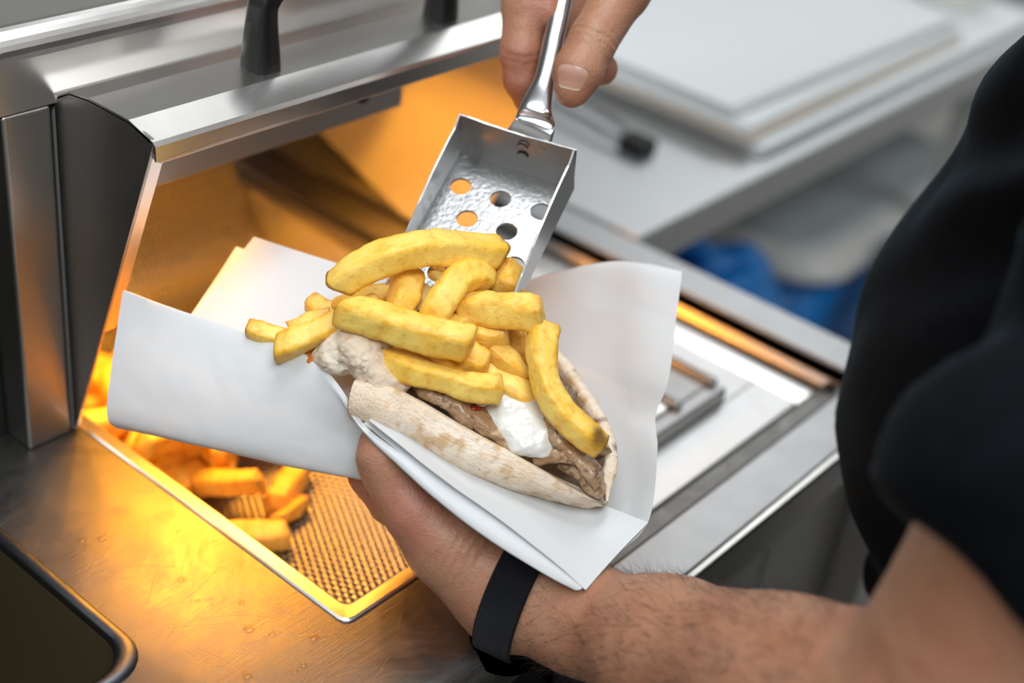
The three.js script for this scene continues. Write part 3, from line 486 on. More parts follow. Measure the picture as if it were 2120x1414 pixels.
// chips lying in the lit tray
{
  const r = rng(77), put = (label, group, x, y, z, len, turn, tilt, w, seed, bend) => {
    const d = [Math.cos(turn) * Math.cos(tilt), Math.sin(tilt), Math.sin(turn) * Math.cos(tilt)], pts = [-1, 0, 1].map((k) => [x + d[0] * len / 2 * k - Math.sin(turn) * bend * (1 - Math.abs(k)), y + d[1] * len / 2 * k, z + d[2] * len / 2 * k + Math.cos(turn) * bend * (1 - Math.abs(k))]);
    solo('chip', chipGeo(pts, w, w, seed, { tone: r() * 0.6, brown: 0.2 + 0.3 * r(), n: 22, k: 20, up: [0, 1, 0.01] }), chipMat, label, 'chip', group);
  };
  const G = 'chips waiting in the lit tray';
  put('blurred chip nearest the front of the perforated tray', G, 0.4385, 0.8595, -0.498, 0.052, 0.72, 0, 0.0165, 101, 0.002);
  put('blurred chip at the right end of the tray heap', G, 0.487, 0.8595, -0.516, 0.046, -0.46, 0, 0.0165, 102, 0.001);
  put('upright leaning chip in the middle of the tray heap', G, 0.454, 0.871, -0.533, 0.05, 1.2, 0.35, 0.0145, 103, 0.003);
  put('thin chip lying flat behind the front chips in the tray', G, 0.4735, 0.8575, -0.4985, 0.03, -0.1, 0, 0.009, 104, 0.001);
  put('chip crossing the tray heap near the rim', G, 0.431, 0.8605, -0.561, 0.06, -0.3, 0.03, 0.0165, 105, 0.004);
  for (let i = 0; i < 44; i++) {
    const lay = i < 20 ? 0 : i < 34 ? 1 : 2, x = 0.425 + r() * (0.105 - lay * 0.02), z = -0.56 - r() * (0.15 - lay * 0.03), turn = r() * Math.PI, y = 0.8595 + lay * 0.0145 + r() * 0.004;
    put(['plump chip in the bottom layer of the amber lit heap', 'plump chip in the middle layer of the amber lit heap', 'plump chip on top of the amber lit heap'][lay], G, x, y, z, 0.04 + r() * 0.03, turn, (r() - 0.5) * 0.35 * (lay > 0), 0.0145 + r() * 0.003, 200 + i, (r() - 0.5) * 0.01);
  }
}

// ---------------------------------------------------------------- pita with its filling
{
  const t = thing('pita_bread', 'folded toasted pita bread held in white paper', 'bread', null, [0.4805, 0.971, -0.3605]);
  const N = [[0.4263, 1.0253, -0.406], [0.4349, 1.0254, -0.3925], [0.4418, 1.0217, -0.3781], [0.4512, 1.0136, -0.3567], [0.4639, 1.0039, -0.3311], [0.478, 0.9921, -0.3054], [0.488, 0.9843, -0.2906]].map(V), N2 = [[0.4208, 1.014, -0.4026], [0.4275, 1.0131, -0.3875], [0.4353, 1.0104, -0.374], [0.4438, 1.0025, -0.3551], [0.4578, 0.9953, -0.3303], [0.473, 0.9901, -0.3111], [0.4892, 0.9834, -0.2895]].map(V);
  const B = [[0.4493, 0.98, -0.4025], [0.4664, 0.9705, -0.3931], [0.4813, 0.9614, -0.3792], [0.4907, 0.9585, -0.3573], [0.497, 0.9621, -0.3325], [0.4984, 0.9691, -0.3101], [0.4913, 0.981, -0.2895]].map(V), K2 = [[0.4829, 0.9953, -0.4188], [0.5076, 0.9916, -0.4052], [0.5252, 0.9913, -0.3848], [0.5343, 0.9874, -0.3603], [0.5307, 0.9827, -0.3363], [0.521, 0.9802, -0.315], [0.4935, 0.9803, -0.2897]].map(V), Kk = [[0.4802, 1.019, -0.4236], [0.5046, 1.0176, -0.4128], [0.5259, 1.0183, -0.3964], [0.5391, 1.0171, -0.3692], [0.5343, 1.0062, -0.3383], [0.5243, 0.9947, -0.3119], [0.493, 0.9828, -0.2892]].map(V);
  const along = (arr, u) => new THREE.CatmullRomCurve3(arr, false, 'centripetal').getPoint(u), nU = 120, nV = 56, rings = [], mid = [];
  for (let i = 0; i <= nU; i++) {
    const u = i / nU, cs = new THREE.CatmullRomCurve3([N, N2, B, K2, Kk].map((a) => along(a, u)), false, 'centripetal'), path = []; for (let j = 0; j <= nV; j++) path.push(cs.getPoint(j / nV)); mid.push(path);
  }
  for (let i = 0; i <= nU; i++) {
    const out = [], inn = [], u = i / nU;
    for (let j = 0; j <= nV; j++) {
      const a = mid[Math.max(0, i - 1)][j], b = mid[Math.min(nU, i + 1)][j], c = mid[i][Math.max(0, j - 1)], d = mid[i][Math.min(nV, j + 1)], n = b.clone().sub(a).cross(d.clone().sub(c)).normalize(), p = mid[i][j];
      const v = j / nV, lip = Math.sqrt(Math.max(0, 1 - Math.pow(1 - Math.min(1, Math.min(v, 1 - v) / 0.07), 2))), th = (0.0032 + 0.0012 * step(0.4, 0.0, v)) * step(1.02, 0.9, u) * (0.25 + 0.75 * lip) + 0.0006;
      const lump = 0.0034 * fbm(p.x * 42, p.y * 42, p.z * 42, 3) + 0.0007 * fbm(p.x * 150, p.y * 150, p.z * 150, 2);
      out.push(p.clone().addScaledVector(n, th + lump)); inn.push(p.clone().addScaledVector(n, -th + lump * 0.4 + 0.0012 * fbm(p.x * 160, p.y * 160, p.z * 160, 2)));
    }
    rings.push([...out, ...inn.reverse()]);
  }
  const breadCol = (x, y, z) => {
    const n1 = fbm(x * 34, y * 34, z * 34, 3), n2 = fbm(x * 110 + 4, y * 110, z * 110, 4), n3 = fbm(x * 420, y * 420, z * 420, 2);
    let c = lerp3([0.76, 0.60, 0.43], [0.86, 0.77, 0.65], clamp(0.5 + 1.5 * n1, 0, 1));
    c = lerp3(c, [0.58, 0.36, 0.16], clamp(step(0.06, 0.34, n2 + 0.5 * n1) * 0.8, 0, 1));
    return lerp3(c, [0.36, 0.19, 0.08], clamp(step(0.22, 0.42, n3 * 0.8 + n2 * 0.35) * 0.5, 0, 1));
  };
  const breadSpeck = speck(12, [0.5, 0.36, 0.26], 0.5), breadGrain = grain(21); breadSpeck.repeat.set(8, 5); breadGrain.repeat.set(9, 6);
  const g = loft(rings); const far = (x, y, z) => { // scorch marks on the far wall
    const n = fbm(x * 130, y * 130 + 9, z * 130, 4); return n > 0.16 ? clamp((n - 0.16) * 7, 0, 0.9) : 0; };
  const half = 2 * (nV + 1);
  part('pita', paint(g, (x, y, z, a, b, c, i) => { const j = i % half, v = j <= nV ? j / nV : (half - 1 - j) / nV; return lerp3(breadCol(x, y, z), [0.17, 0.085, 0.04], v > 0.72 ? far(x, y, z) : 0); }), std({ vertexColors: true, map: breadSpeck, bumpMap: breadGrain, bumpScale: 0.0006, roughness: 0.85 }), t);
  const torn = chain([[0.4274, 1.0207, -0.4326], [0.4307, 1.0292, -0.4231], [0.4369, 1.0365, -0.4144], [0.4451, 1.0391, -0.4101], [0.4481, 1.0359, -0.4065]], [0.006, 0.0095, 0.0105, 0.0075, 0.004]).concat(chain([[0.436, 1.0321, -0.413], [0.4339, 1.0303, -0.4039], [0.4357, 1.0259, -0.3968], [0.441, 1.0237, -0.3882]], [0.008, 0.0075, 0.007, 0.005]));
  const ft = field(torn, 0.006), fn = (x, y, z) => ft(x, y, z) + 0.0036 * fbm(x * 95, y * 95, z * 95, 4) + 0.0009 * Math.abs(noise(x * 330, y * 330, z * 330)); const [lo, hi] = bounds(torn, 0.006);
  part('torn_crumb', paint(netOf(fn, lo, hi, 0.0016), (x, y, z) => lerp3(breadCol(x, y, z), [0.66, 0.54, 0.40], 0.35)), std({ vertexColors: true, roughness: 0.9 }), t, 'torn pale edge of the bread');
}
{ // slices of kebab meat
  const meatGrain = grain(40); meatGrain.repeat.set(1.2, 1.2);
  const meat = std({ vertexColors: true, roughness: 0.42, clearcoat: 0.55, clearcoatRoughness: 0.18, bumpMap: meatGrain, bumpScale: 0.0009 });
  const slice = (label, pts, w, h, seed, up) => {
    const g = chipGeo(pts, w, h, seed, { n: 44, k: 30, q: 3, up, roll: 0.2 }), p = g.attributes.position, n = g.attributes.normal;
    for (let i = 0; i < p.count; i++) { const x = p.getX(i), y = p.getY(i), z = p.getZ(i), d = 0.0034 * fbm(x * 75 + seed, y * 75, z * 75, 5); p.setXYZ(i, x + n.getX(i) * d, y + n.getY(i) * d, z + n.getZ(i) * d); }
    g.computeVertexNormals();
    solo('meat_slice', paint(g, (x, y, z) => { const a = fbm(x * 60 + seed, y * 60, z * 60, 4), b = fbm(x * 300, y * 300, z * 300, 3); return lerp3(lerp3([0.34, 0.19, 0.085], [0.50, 0.33, 0.19], clamp(0.5 + 2.2 * a, 0, 1)), [0.12, 0.05, 0.02], clamp(step(0.1, 0.36, b + 0.4 * a) * 0.8, 0, 1)); }), meat, label, 'meat', 'kebab slices in the pita');
  };
  slice('brown meat slice under the long near chip', [[0.456, 1.0195, -0.3893], [0.4547, 1.0199, -0.3756], [0.4571, 1.018, -0.3643], [0.4621, 1.0118, -0.3549]], .017, .008, 31, [0.2, 0.8, 0.5]);
  slice('shiny meat slice left of the white sauce', [[0.4612, 1.0138, -0.3642], [0.4632, 1.0134, -0.3512], [0.4664, 1.0089, -0.342], [0.471, 1.0035, -0.3351]], .018, .009, 32, [0.2, 0.8, 0.5]);
  slice('wide meat slice right of the white sauce', [[0.4883, 1.0115, -0.3309], [0.4865, 1.0091, -0.3189], [0.4884, 1.0023, -0.3051], [0.4918, 0.992, -0.2935]], .019, .008, 33, [0.3, 0.7, 0.6]);
  slice('curled meat strip below the white sauce', [[0.4753, 0.9985, -0.3258], [0.4805, 1.0036, -0.3162], [0.4869, 1.0022, -0.3039], [0.4902, 0.996, -0.296]], .010, .008, 34, [0.2, 0.9, 0.3]);
  slice('meat strip near the pointed end of the pita', [[0.4903, 0.9929, -0.3144], [0.491, 0.9911, -0.3036], [0.4934, 0.9859, -0.2919]], .017, .006, 35, [0.3, 0.7, 0.6]);
  slice('meat slice hidden behind the sauce', [[0.4812, 1.0054, -0.366], [0.4888, 1.0049, -0.3491], [0.4969, 1, -0.3289], [0.5017, 0.9945, -0.3125]], .030, .010, 36, [0.3, 0.7, 0.6]);
  slice('meat slice at the back wall of the pita', [[0.509, 1.0114, -0.3604], [0.5101, 1.0043, -0.3435], [0.5113, 0.9989, -0.324], [0.5101, 0.9931, -0.3076]], .026, .008, 37, [0.3, 0.7, 0.6]);
  slice('meat slice deep under the chips', [[0.4654, 1.0149, -0.4075], [0.4771, 1.0098, -0.3901], [0.4892, 1.006, -0.3696], [0.4953, 1.0039, -0.3511]], .034, .012, 38, [0.3, 0.7, 0.6]);
  slice('meat scrap beside the torn bread', [[0.4263, 1.019, -0.4392], [0.4327, 1.0239, -0.4337], [0.4405, 1.0265, -0.4279]], .012, .006, 39, [0.2, 0.8, 0.5]);
}
{ // sauce
  const c = chain([[0.4692, 1.0184, -0.3532], [0.4733, 1.0183, -0.3445], [0.4744, 1.0164, -0.3361], [0.4739, 1.011, -0.3291], [0.4752, 1.0041, -0.324]], [0.0055, 0.0085, 0.0105, 0.0105, 0.006]).concat(chain([[0.4784, 1.0218, -0.3493], [0.4744, 1.0181, -0.3428]], [0.004, 0.006]), chain([[0.4853, 1.0173, -0.3351], [0.4852, 1.0145, -0.3282], [0.4786, 1.0091, -0.3257]], [0.006, 0.006, 0.007]));
  const f0 = field(c, 0.009), nn = V([-0.4214, 0.8557, 0.2954]).normalize(), cc = V([0.475, 1.0129, -0.3355]), f = (x, y, z) => { const s = (x - cc.x) * nn.x + (y - cc.y) * nn.y + (z - cc.z) * nn.z, k = 1.6; return (f0(x + nn.x * s * k, y + nn.y * s * k, z + nn.z * s * k) + 0.0045 * fbm(x * 80, y * 80, z * 80, 3)) * 0.6; }; const [lo, hi] = bounds(c, 0.006);
  solo('white_sauce', netOf(f, lo, hi, 0.0013), std({ color: lin(0.70, 0.69, 0.64), roughness: 0.3, clearcoat: 0.2, clearcoatRoughness: 0.15 }), 'glossy white garlic sauce poured over the meat', 'sauce');
  const bit = (name, label, cat, p, s, col, seed) => { const g = new THREE.IcosahedronGeometry(s, 4), q = g.attributes.position; for (let i = 0; i < q.count; i++) { const v = new THREE.Vector3().fromBufferAttribute(q, i), k = 1 + 0.5 * fbm(v.x / s + seed, v.y / s, v.z / s, 2); q.setXYZ(i, v.x * k * 1.5 + p[0], v.y * k * 0.7 + p[1], v.z * k + p[2]); } const h = mergeVertices(g.deleteAttribute('normal').deleteAttribute('uv') && g); h.computeVertexNormals(); solo(name, h, std({ color: col, roughness: 0.25 }), label, cat); };
  bit('tomato_piece', 'small dark red tomato piece beside the sauce', 'tomato', [0.4628, 1.0193, -0.3549], 0.0032, lin(0.32, 0.03, 0.012), 1);
  bit('tomato_piece', 'orange tomato scrap by the torn bread', 'tomato', [0.425, 1.0244, -0.4338], 0.0035, lin(0.6, 0.16, 0.03), 2);
  bit('onion_piece', 'translucent onion piece by the torn bread', 'onion', [0.4318, 1.0295, -0.4279], 0.0028, lin(0.55, 0.42, 0.33), 3);
  bit('onion_piece', 'pale onion piece above the sauce', 'onion', [0.4646, 1.0222, -0.3536], 0.0028, lin(0.6, 0.52, 0.47), 4);
}

// ---------------------------------------------------------------- white paper wrap
{
  const t = thing('paper_wrap', 'sheet of white wrapping paper folded around the pita', 'paper', null, [0.4697, 0.9664, -0.3504]);
  const paper = std({ color: lin(0.66, 0.675, 0.685), roughness: 0.62, transmission: 0.03, thickness: 0, specularIntensity: 0.6 });
  // near left flap
  part('near_flap', patch([
    [[0.3935, 1.0235, -0.5466], [0.4034, 1.0256, -0.5034], [0.4158, 1.0257, -0.4646], [0.4233, 1.0256, -0.4364], [0.4226, 1.0212, -0.4168], [0.4203, 1.0088, -0.3928]],
    [[0.3916, 1.0246, -0.5464], [0.402, 1.0266, -0.5024], [0.4145, 1.0264, -0.4632], [0.4211, 1.0259, -0.4347], [0.4202, 1.0196, -0.4163], [0.418, 1.0087, -0.3918]],
    [[0.3769, 1.0092, -0.5341], [0.3908, 1.0126, -0.4918], [0.4046, 1.0139, -0.4544], [0.4155, 1.0144, -0.4273], [0.4193, 1.0087, -0.407], [0.4215, 1.0021, -0.39]],
    [[0.3669, 0.9928, -0.5264], [0.3806, 0.9959, -0.4831], [0.3973, 0.9969, -0.4445], [0.4128, 0.9966, -0.418], [0.4213, 0.9928, -0.3984], [0.4273, 0.9898, -0.3851]],
    [[0.3591, 0.9749, -0.5202], [0.3745, 0.9788, -0.4774], [0.3938, 0.9798, -0.4381], [0.4133, 0.9788, -0.4085], [0.425, 0.9787, -0.3905], [0.4358, 0.9755, -0.3783]],
    [[0.3588, 0.9681, -0.5185], [0.3745, 0.9724, -0.4766], [0.3948, 0.9725, -0.4371], [0.4148, 0.9707, -0.4059], [0.4277, 0.9694, -0.3889], [0.4389, 0.9668, -0.3769]],
    [[0.3629, 0.9624, -0.5177], [0.3771, 0.9682, -0.4784], [0.3975, 0.9684, -0.439], [0.4177, 0.967, -0.408], [0.4314, 0.9651, -0.3912], [0.4425, 0.9623, -0.3792]]], 110, 110, 0.0006, 26, 3), paper, t, 'near flap of the paper at the left');
  // rolled outer layer below the pita, continuing the flap
  part('outer_layer', patch([
    [[0.4223, 1.0209, -0.4172], [0.4202, 1.0084, -0.3926], [0.4213, 1.0034, -0.3647], [0.4248, 0.9947, -0.3394], [0.434, 0.9839, -0.3091], [0.444, 0.9716, -0.2796], [0.4484, 0.966, -0.2673]],
    [[0.4206, 1.0195, -0.4161], [0.4174, 1.0078, -0.3918], [0.418, 1.0026, -0.3644], [0.4212, 0.9942, -0.3398], [0.4298, 0.9829, -0.3106], [0.442, 0.9701, -0.2796], [0.4477, 0.9655, -0.2673]],
    [[0.4231, 1.0136, -0.414], [0.4178, 1.0055, -0.3907], [0.417, 1, -0.3651], [0.4196, 0.9918, -0.3419], [0.4268, 0.9809, -0.3146], [0.4402, 0.9682, -0.2808], [0.446, 0.964, -0.2696]],
    [[0.4275, 1.0072, -0.4111], [0.4239, 0.9987, -0.3911], [0.4246, 0.994, -0.3672], [0.4273, 0.9867, -0.3439], [0.4344, 0.9772, -0.3163], [0.4455, 0.9665, -0.2818], [0.4484, 0.9631, -0.2702]]], 90, 20, 0.0002, 40, 5), paper, t);
  part('fold_inside', patch([
    [[0.4202, 1.0081, -0.3926], [0.4214, 1.003, -0.3648], [0.425, 0.9942, -0.3395], [0.4342, 0.9834, -0.3092], [0.4442, 0.9711, -0.2797], [0.4485, 0.9658, -0.2674]],
    [[0.4285, 1.0084, -0.3931], [0.4326, 1.0031, -0.3679], [0.4366, 0.9947, -0.3427], [0.4456, 0.9836, -0.3118], [0.4526, 0.9717, -0.2816], [0.4518, 0.9651, -0.2678]],
    [[0.445, 1.0005, -0.4002], [0.456, 0.9947, -0.379], [0.4619, 0.985, -0.3527], [0.4695, 0.9753, -0.3202], [0.4739, 0.9642, -0.2885], [0.4619, 0.963, -0.2697]]], 60, 16, 0.0002, 40, 6), paper, t);
  // inner flap, on which the bread lies
  part('inner_flap', patch([
    [[0.4184, 1.0136, -0.3875], [0.4216, 1.0071, -0.3653], [0.4266, 0.9985, -0.3414], [0.436, 0.9868, -0.3113], [0.4451, 0.973, -0.2807], [0.4492, 0.965, -0.2657]],
    [[0.4215, 1.0123, -0.3888], [0.43, 1.005, -0.3696], [0.4385, 0.9941, -0.3444], [0.4496, 0.9836, -0.3142], [0.4587, 0.9726, -0.2842], [0.4675, 0.9667, -0.268]],
    [[0.4259, 1.0093, -0.3916], [0.4405, 1.0012, -0.3752], [0.4552, 0.9895, -0.3507], [0.4694, 0.9789, -0.3222], [0.4804, 0.9697, -0.2914], [0.4888, 0.9668, -0.271]],
    [[0.4317, 1.0055, -0.3957], [0.4535, 0.9938, -0.3855], [0.4782, 0.9762, -0.3592], [0.4944, 0.9699, -0.3284], [0.4997, 0.9728, -0.2943], [0.5107, 0.9685, -0.2728]]], 90, 50, 0.0003, 30, 8), paper, t, 'inner flap in front of the bread');
  // large far sheet at the right
  part('far_sheet', patch([
    [[0.4856, 0.9558, -0.4172], [0.5038, 0.9411, -0.3769], [0.5116, 0.9403, -0.3375], [0.4938, 0.9471, -0.2971], [0.4771, 0.9625, -0.2715], [0.4791, 0.9663, -0.2697]],
    [[0.4955, 0.959, -0.4271], [0.5153, 0.9476, -0.388], [0.5261, 0.9473, -0.347], [0.5216, 0.9512, -0.3135], [0.514, 0.9585, -0.2896], [0.5114, 0.9679, -0.2732]],
    [[0.5067, 0.9697, -0.4351], [0.5286, 0.9629, -0.3981], [0.5407, 0.9656, -0.3584], [0.5462, 0.9739, -0.3298], [0.5482, 0.9841, -0.31], [0.5428, 0.9881, -0.2935]],
    [[0.5185, 0.9821, -0.44], [0.5419, 0.9784, -0.4082], [0.5536, 0.9841, -0.3684], [0.5565, 0.9882, -0.3369], [0.5574, 0.991, -0.3208], [0.5578, 0.9955, -0.3069]],
    [[0.5301, 0.9917, -0.4444], [0.5552, 0.9961, -0.4149], [0.5651, 1.0033, -0.3791], [0.569, 1.0075, -0.3483], [0.5671, 1.0103, -0.3258], [0.567, 1.0129, -0.3088]],
    [[0.5403, 0.9981, -0.4432], [0.5694, 1.0119, -0.4183], [0.5766, 1.0226, -0.3898], [0.5828, 1.0298, -0.363], [0.5834, 1.034, -0.3407], [0.5862, 1.0371, -0.3222]],
    [[0.5503, 1.0017, -0.4413], [0.5777, 1.0198, -0.4192], [0.5862, 1.0353, -0.3961], [0.5943, 1.0463, -0.3747], [0.5969, 1.053, -0.3543], [0.6017, 1.056, -0.3331]],
    [[0.5534, 0.9997, -0.4431], [0.5811, 1.0184, -0.421], [0.5897, 1.0342, -0.398], [0.5978, 1.0453, -0.3769], [0.6014, 1.052, -0.3571], [0.6067, 1.0545, -0.3365]]], 110, 120, 0.0005, 24, 12), paper, t, 'tall far sheet at the right with a crease');
  // sheets standing behind the chips at the left
  part('rear_sheet', patch([
    [[0.471, 1.0361, -0.534], [0.481, 1.0349, -0.5072], [0.4923, 1.0334, -0.4802], [0.5056, 1.0312, -0.4517], [0.5215, 1.0238, -0.4182]],
    [[0.4455, 1.0263, -0.5266], [0.4569, 1.0252, -0.4998], [0.4723, 1.0226, -0.4701], [0.4883, 1.0195, -0.4411], [0.5079, 1.0094, -0.4076]],
    [[0.4176, 1.0139, -0.5195], [0.43, 1.0115, -0.4921], [0.4462, 1.0099, -0.4603], [0.4664, 1.0065, -0.4292], [0.4944, 0.9953, -0.3971]],
    [[0.3929, 1.0001, -0.5146], [0.4054, 0.997, -0.4863], [0.424, 0.9984, -0.4505], [0.4458, 0.9923, -0.4144], [0.4789, 0.9757, -0.3876]]], 60, 60, 0.0004, 22, 15), paper, t, 'rear sheet standing behind the chips');
  part('rear_under_sheet', patch([
    [[0.4667, 1.0267, -0.5439], [0.4776, 1.0248, -0.515], [0.4888, 1.0224, -0.4873], [0.5028, 1.0194, -0.4591]],
    [[0.4425, 1.0156, -0.5353], [0.4537, 1.0134, -0.5077], [0.4675, 1.0122, -0.4796], [0.4855, 1.0077, -0.4484]],
    [[0.419, 1.007, -0.5262], [0.4302, 1.0044, -0.5002], [0.4467, 1.0028, -0.4681], [0.4662, 0.9971, -0.4355]]], 40, 40, 0.0003, 22, 18), paper, t);
}

// ---------------------------------------------------------------- chip scoop
{
  const O = V([0.5671, 1.0911, -0.4292]), L = V([-0.8553, -0.4244, 0.2959]).normalize(), W = V([0.3414, -0.0512, 0.9383]); W.addScaledVector(L, -W.dot(L)).normalize(); const N = new THREE.Vector3().crossVectors(L, W).normalize(); if (N.y < 0) N.negate();
  const t = thing('chip_scoop', 'steel chip scoop with round holes held over the pita', 'scoop', null, [O.x, O.y, O.z]);
  const at = (l, w, n) => O.clone().addScaledVector(L, l).addScaledVector(W, w).addScaledVector(N, n);
  const LEN = 0.108, HW = 0.034, HB = 0.03, TH = 0.0011;
  const inWorld = (g) => { const m = new THREE.Matrix4().makeBasis(W, L.clone().negate(), N); m.setPosition(O); if (m.determinant() < 0) m.makeBasis(W.clone(), L.clone().negate(), N.clone()).setPosition(O); g.applyMatrix4(m); return g; };
  // floor with punched holes: outline in (w, -l)
  const s = new THREE.Shape(); s.moveTo(-HW, 0); s.lineTo(HW, 0); s.lineTo(HW, -LEN + 0.012); s.quadraticCurveTo(HW, -LEN, HW - 0.012, -LEN); s.lineTo(-HW + 0.012, -LEN); s.quadraticCurveTo(-HW, -LEN, -HW, -LEN + 0.012); s.closePath();
  for (let row = 0; row < 4; row++) for (let k = 0; k < (row % 2 ? 2 : 3); k++) { const h = new THREE.Path(), x = (row % 2 ? [-0.0115, 0.0115] : [-0.0235, 0, 0.0235])[k], y = -0.0222 - row * 0.0194; h.absarc(x, y, 0.0061, 0, Math.PI * 2, true); s.holes.push(h); }
  const fl = new THREE.ExtrudeGeometry(s, { depth: TH, bevelEnabled: true, bevelThickness: 0.0003, bevelSize: 0.0003, bevelOffset: -0.0003, bevelSegments: 1, curveSegments: 24 }); fl.translate(0, 0, -TH);
  const greasy = grain(51); greasy.repeat.set(28, 28); const floorMat = std({ color: lin(0.40, 0.40, 0.40), metalness: 1, roughness: 0.3, bumpMap: greasy, bumpScale: 0.00016 });
  part('scoop_floor', inWorld(boxUV(fl)), floorMat, t, 'scoop floor punched with round holes');
  // side walls: tapering to the front, slightly wavy rim; back wall
  const wall = (pts, thick, name, label) => { const rings = []; for (let i = 0; i < pts.length; i++) { const [l, w, h, dl, dw] = pts[i], r = [], nb = 8; for (let j = 0; j <= nb; j++) { const q = j / nb; r.push(at(l, w, h * q - TH * 0.5).addScaledVector(L, dl * thick / 2 + (name === 'back_wall' ? -0.002 * q * q : 0)).addScaledVector(W, dw * thick / 2 + (name === 'side_wall' ? -0.001 * q * Math.sign(w) : 0))); } for (let j = nb; j >= 0; j--) { const q = j / nb; r.push(at(l, w, h * q - TH * 0.5).addScaledVector(L, -dl * thick / 2 + (name === 'back_wall' ? -0.002 * q * q : 0)).addScaledVector(W, -dw * thick / 2 + (name === 'side_wall' ? -0.001 * q * Math.sign(w) : 0))); } rings.push(r); } part(name, boxUV(toCreasedNormals(loft(rings), 0.7)), M.scoop, t, label); };
  for (const sgn of [-1, 1]) { const p = []; for (let i = 0; i <= 40; i++) { const u = i / 40, l = u * LEN * 0.93; p.push([l, sgn * HW, (HB * (u < 0.06 ? mix(1, 0.88, u / 0.06) : mix(0.88, 0.72, (u - 0.06) / 0.94)) * (1 - Math.pow(u, 2.4)) + 0.0012 + 0.0006 * noise(u * 9, sgn * 3, 0.5)), 0, 1]); } wall(p, TH, 'side_wall', sgn < 0 ? 'near side wall' : 'far side wall'); }
  { const p = []; for (let i = 0; i <= 40; i++) { const u = i / 40, w = mix(-HW, HW, u); p.push([0, w, HB * (1 - 0.05 * Math.sin(u * Math.PI)) + 0.0004 * noise(u * 8, 2, 1), 1, 0]); } wall(p, TH, 'back_wall', 'upright back wall'); }
  // two small crescent cuts stamped in the back wall
  for (const [w, n] of [[0.004, 0.0205], [0.004, 0.0135]]) { const g = new THREE.TorusGeometry(0.0032, 0.00045, 6, 20, Math.PI * 0.75); g.rotateZ(0.3); const m = new THREE.Matrix4().makeBasis(W, N, L); m.setPosition(at(0.0004, w, n)); g.applyMatrix4(m); part('rivet_mark', g, M.matteBlack, t, 'small dark crescent mark'); }
  // handle: flat flared foot on the back wall, then a folded tube
  const hp = [at(-0.0030, 0.006, 0.0235), at(-0.0085, 0.0072, 0.0300), V([0.5742, 1.1238, -0.4263]), V([0.5888, 1.1363, -0.4335]), V([0.6053, 1.1518, -0.4433]), V([0.6238, 1.1696, -0.4549]), V([0.6443, 1.1899, -0.4684])], c = new THREE.CatmullRomCurve3(hp, false, 'centripetal'), rings = [], hLen = c.getLength();
  for (let i = 0; i <= 90; i++) { const u = i / 90, p = c.getPointAt(u), tg = c.getTangentAt(u), side = W.clone().addScaledVector(tg, -W.dot(tg)).normalize(), nr = new THREE.Vector3().crossVectors(side, tg).normalize(), sd = u * hLen, k = clamp(sd / 0.04, 0, 1), hw = mix(0.0128, 0.0062, k), hh = mix(0.0024, 0.0058, step(0.0, 0.04, sd)), q = mix(6, 2.8, k), r = []; for (let j = 0; j < 32; j++) { const a = j / 32 * Math.PI * 2, cx = Math.sign(Math.cos(a)) * Math.abs(Math.cos(a)) ** (2 / q), cy = Math.sign(Math.sin(a)) * Math.abs(Math.sin(a)) ** (2 / q); r.push(p.clone().addScaledVector(side, cx * hw).addScaledVector(nr, cy * hh * (1 - 0.25 * (1 - k) * Math.abs(cx)))); } rings.push(r); }
  const hg = loft(rings), hpz = hg.attributes.position; { const nn = hg.attributes.normal; for (let i = 0; i < hpz.count; i++) { const x = hpz.getX(i), y = hpz.getY(i), z = hpz.getZ(i), d = 0.0003 * fbm(x * 60, y * 60, z * 60, 2); hpz.setXYZ(i, x + nn.getX(i) * d, y + nn.getY(i) * d, z + nn.getZ(i) * d); } hg.computeVertexNormals(); }
  part('scoop_handle', hg, M.chrome, t, 'polished folded steel handle');
}

// oil drops on the worktop
{
  const drop = std({ color: lin(1, 0.93, 0.8), roughness: 0.03, transmission: 1, thickness: 0, ior: 1.45 }), spots = [[0.346, -0.541, 2], [0.338, -0.517, 3], [0.346, -0.511, 2.6], [0.337, -0.511, 2], [0.357, -0.457, 2.4], [0.353, -0.438, 1.6], [0.369, -0.422, 1.8], [0.359, -0.405, 2.8], [0.365, -0.394, 2], [0.356, -0.367, 1.8], [0.379, -0.378, 3], [0.337, -0.381, 2.6], [0.362, -0.367, 2.2], [0.368, -0.409, 1.2], [0.441, -0.35, 2.2], [0.462, -0.342, 1.8], [0.43, -0.338, 2.4], [0.476, -0.356, 1.6]];
  spots.forEach(([x, z, r], i) => { const g = new THREE.SphereGeometry(r * 0.001, 20, 10, 0, Math.PI * 2, 0, Math.PI / 2); g.scale(1, 0.38, 0.8 + 0.1 * (i % 4)); g.translate(x, Y + 0.0001, z); solo('oil_drop', g, drop, 'small clear oil drop on the steel worktop', 'oil drop', 'oil drops on the worktop'); });
}
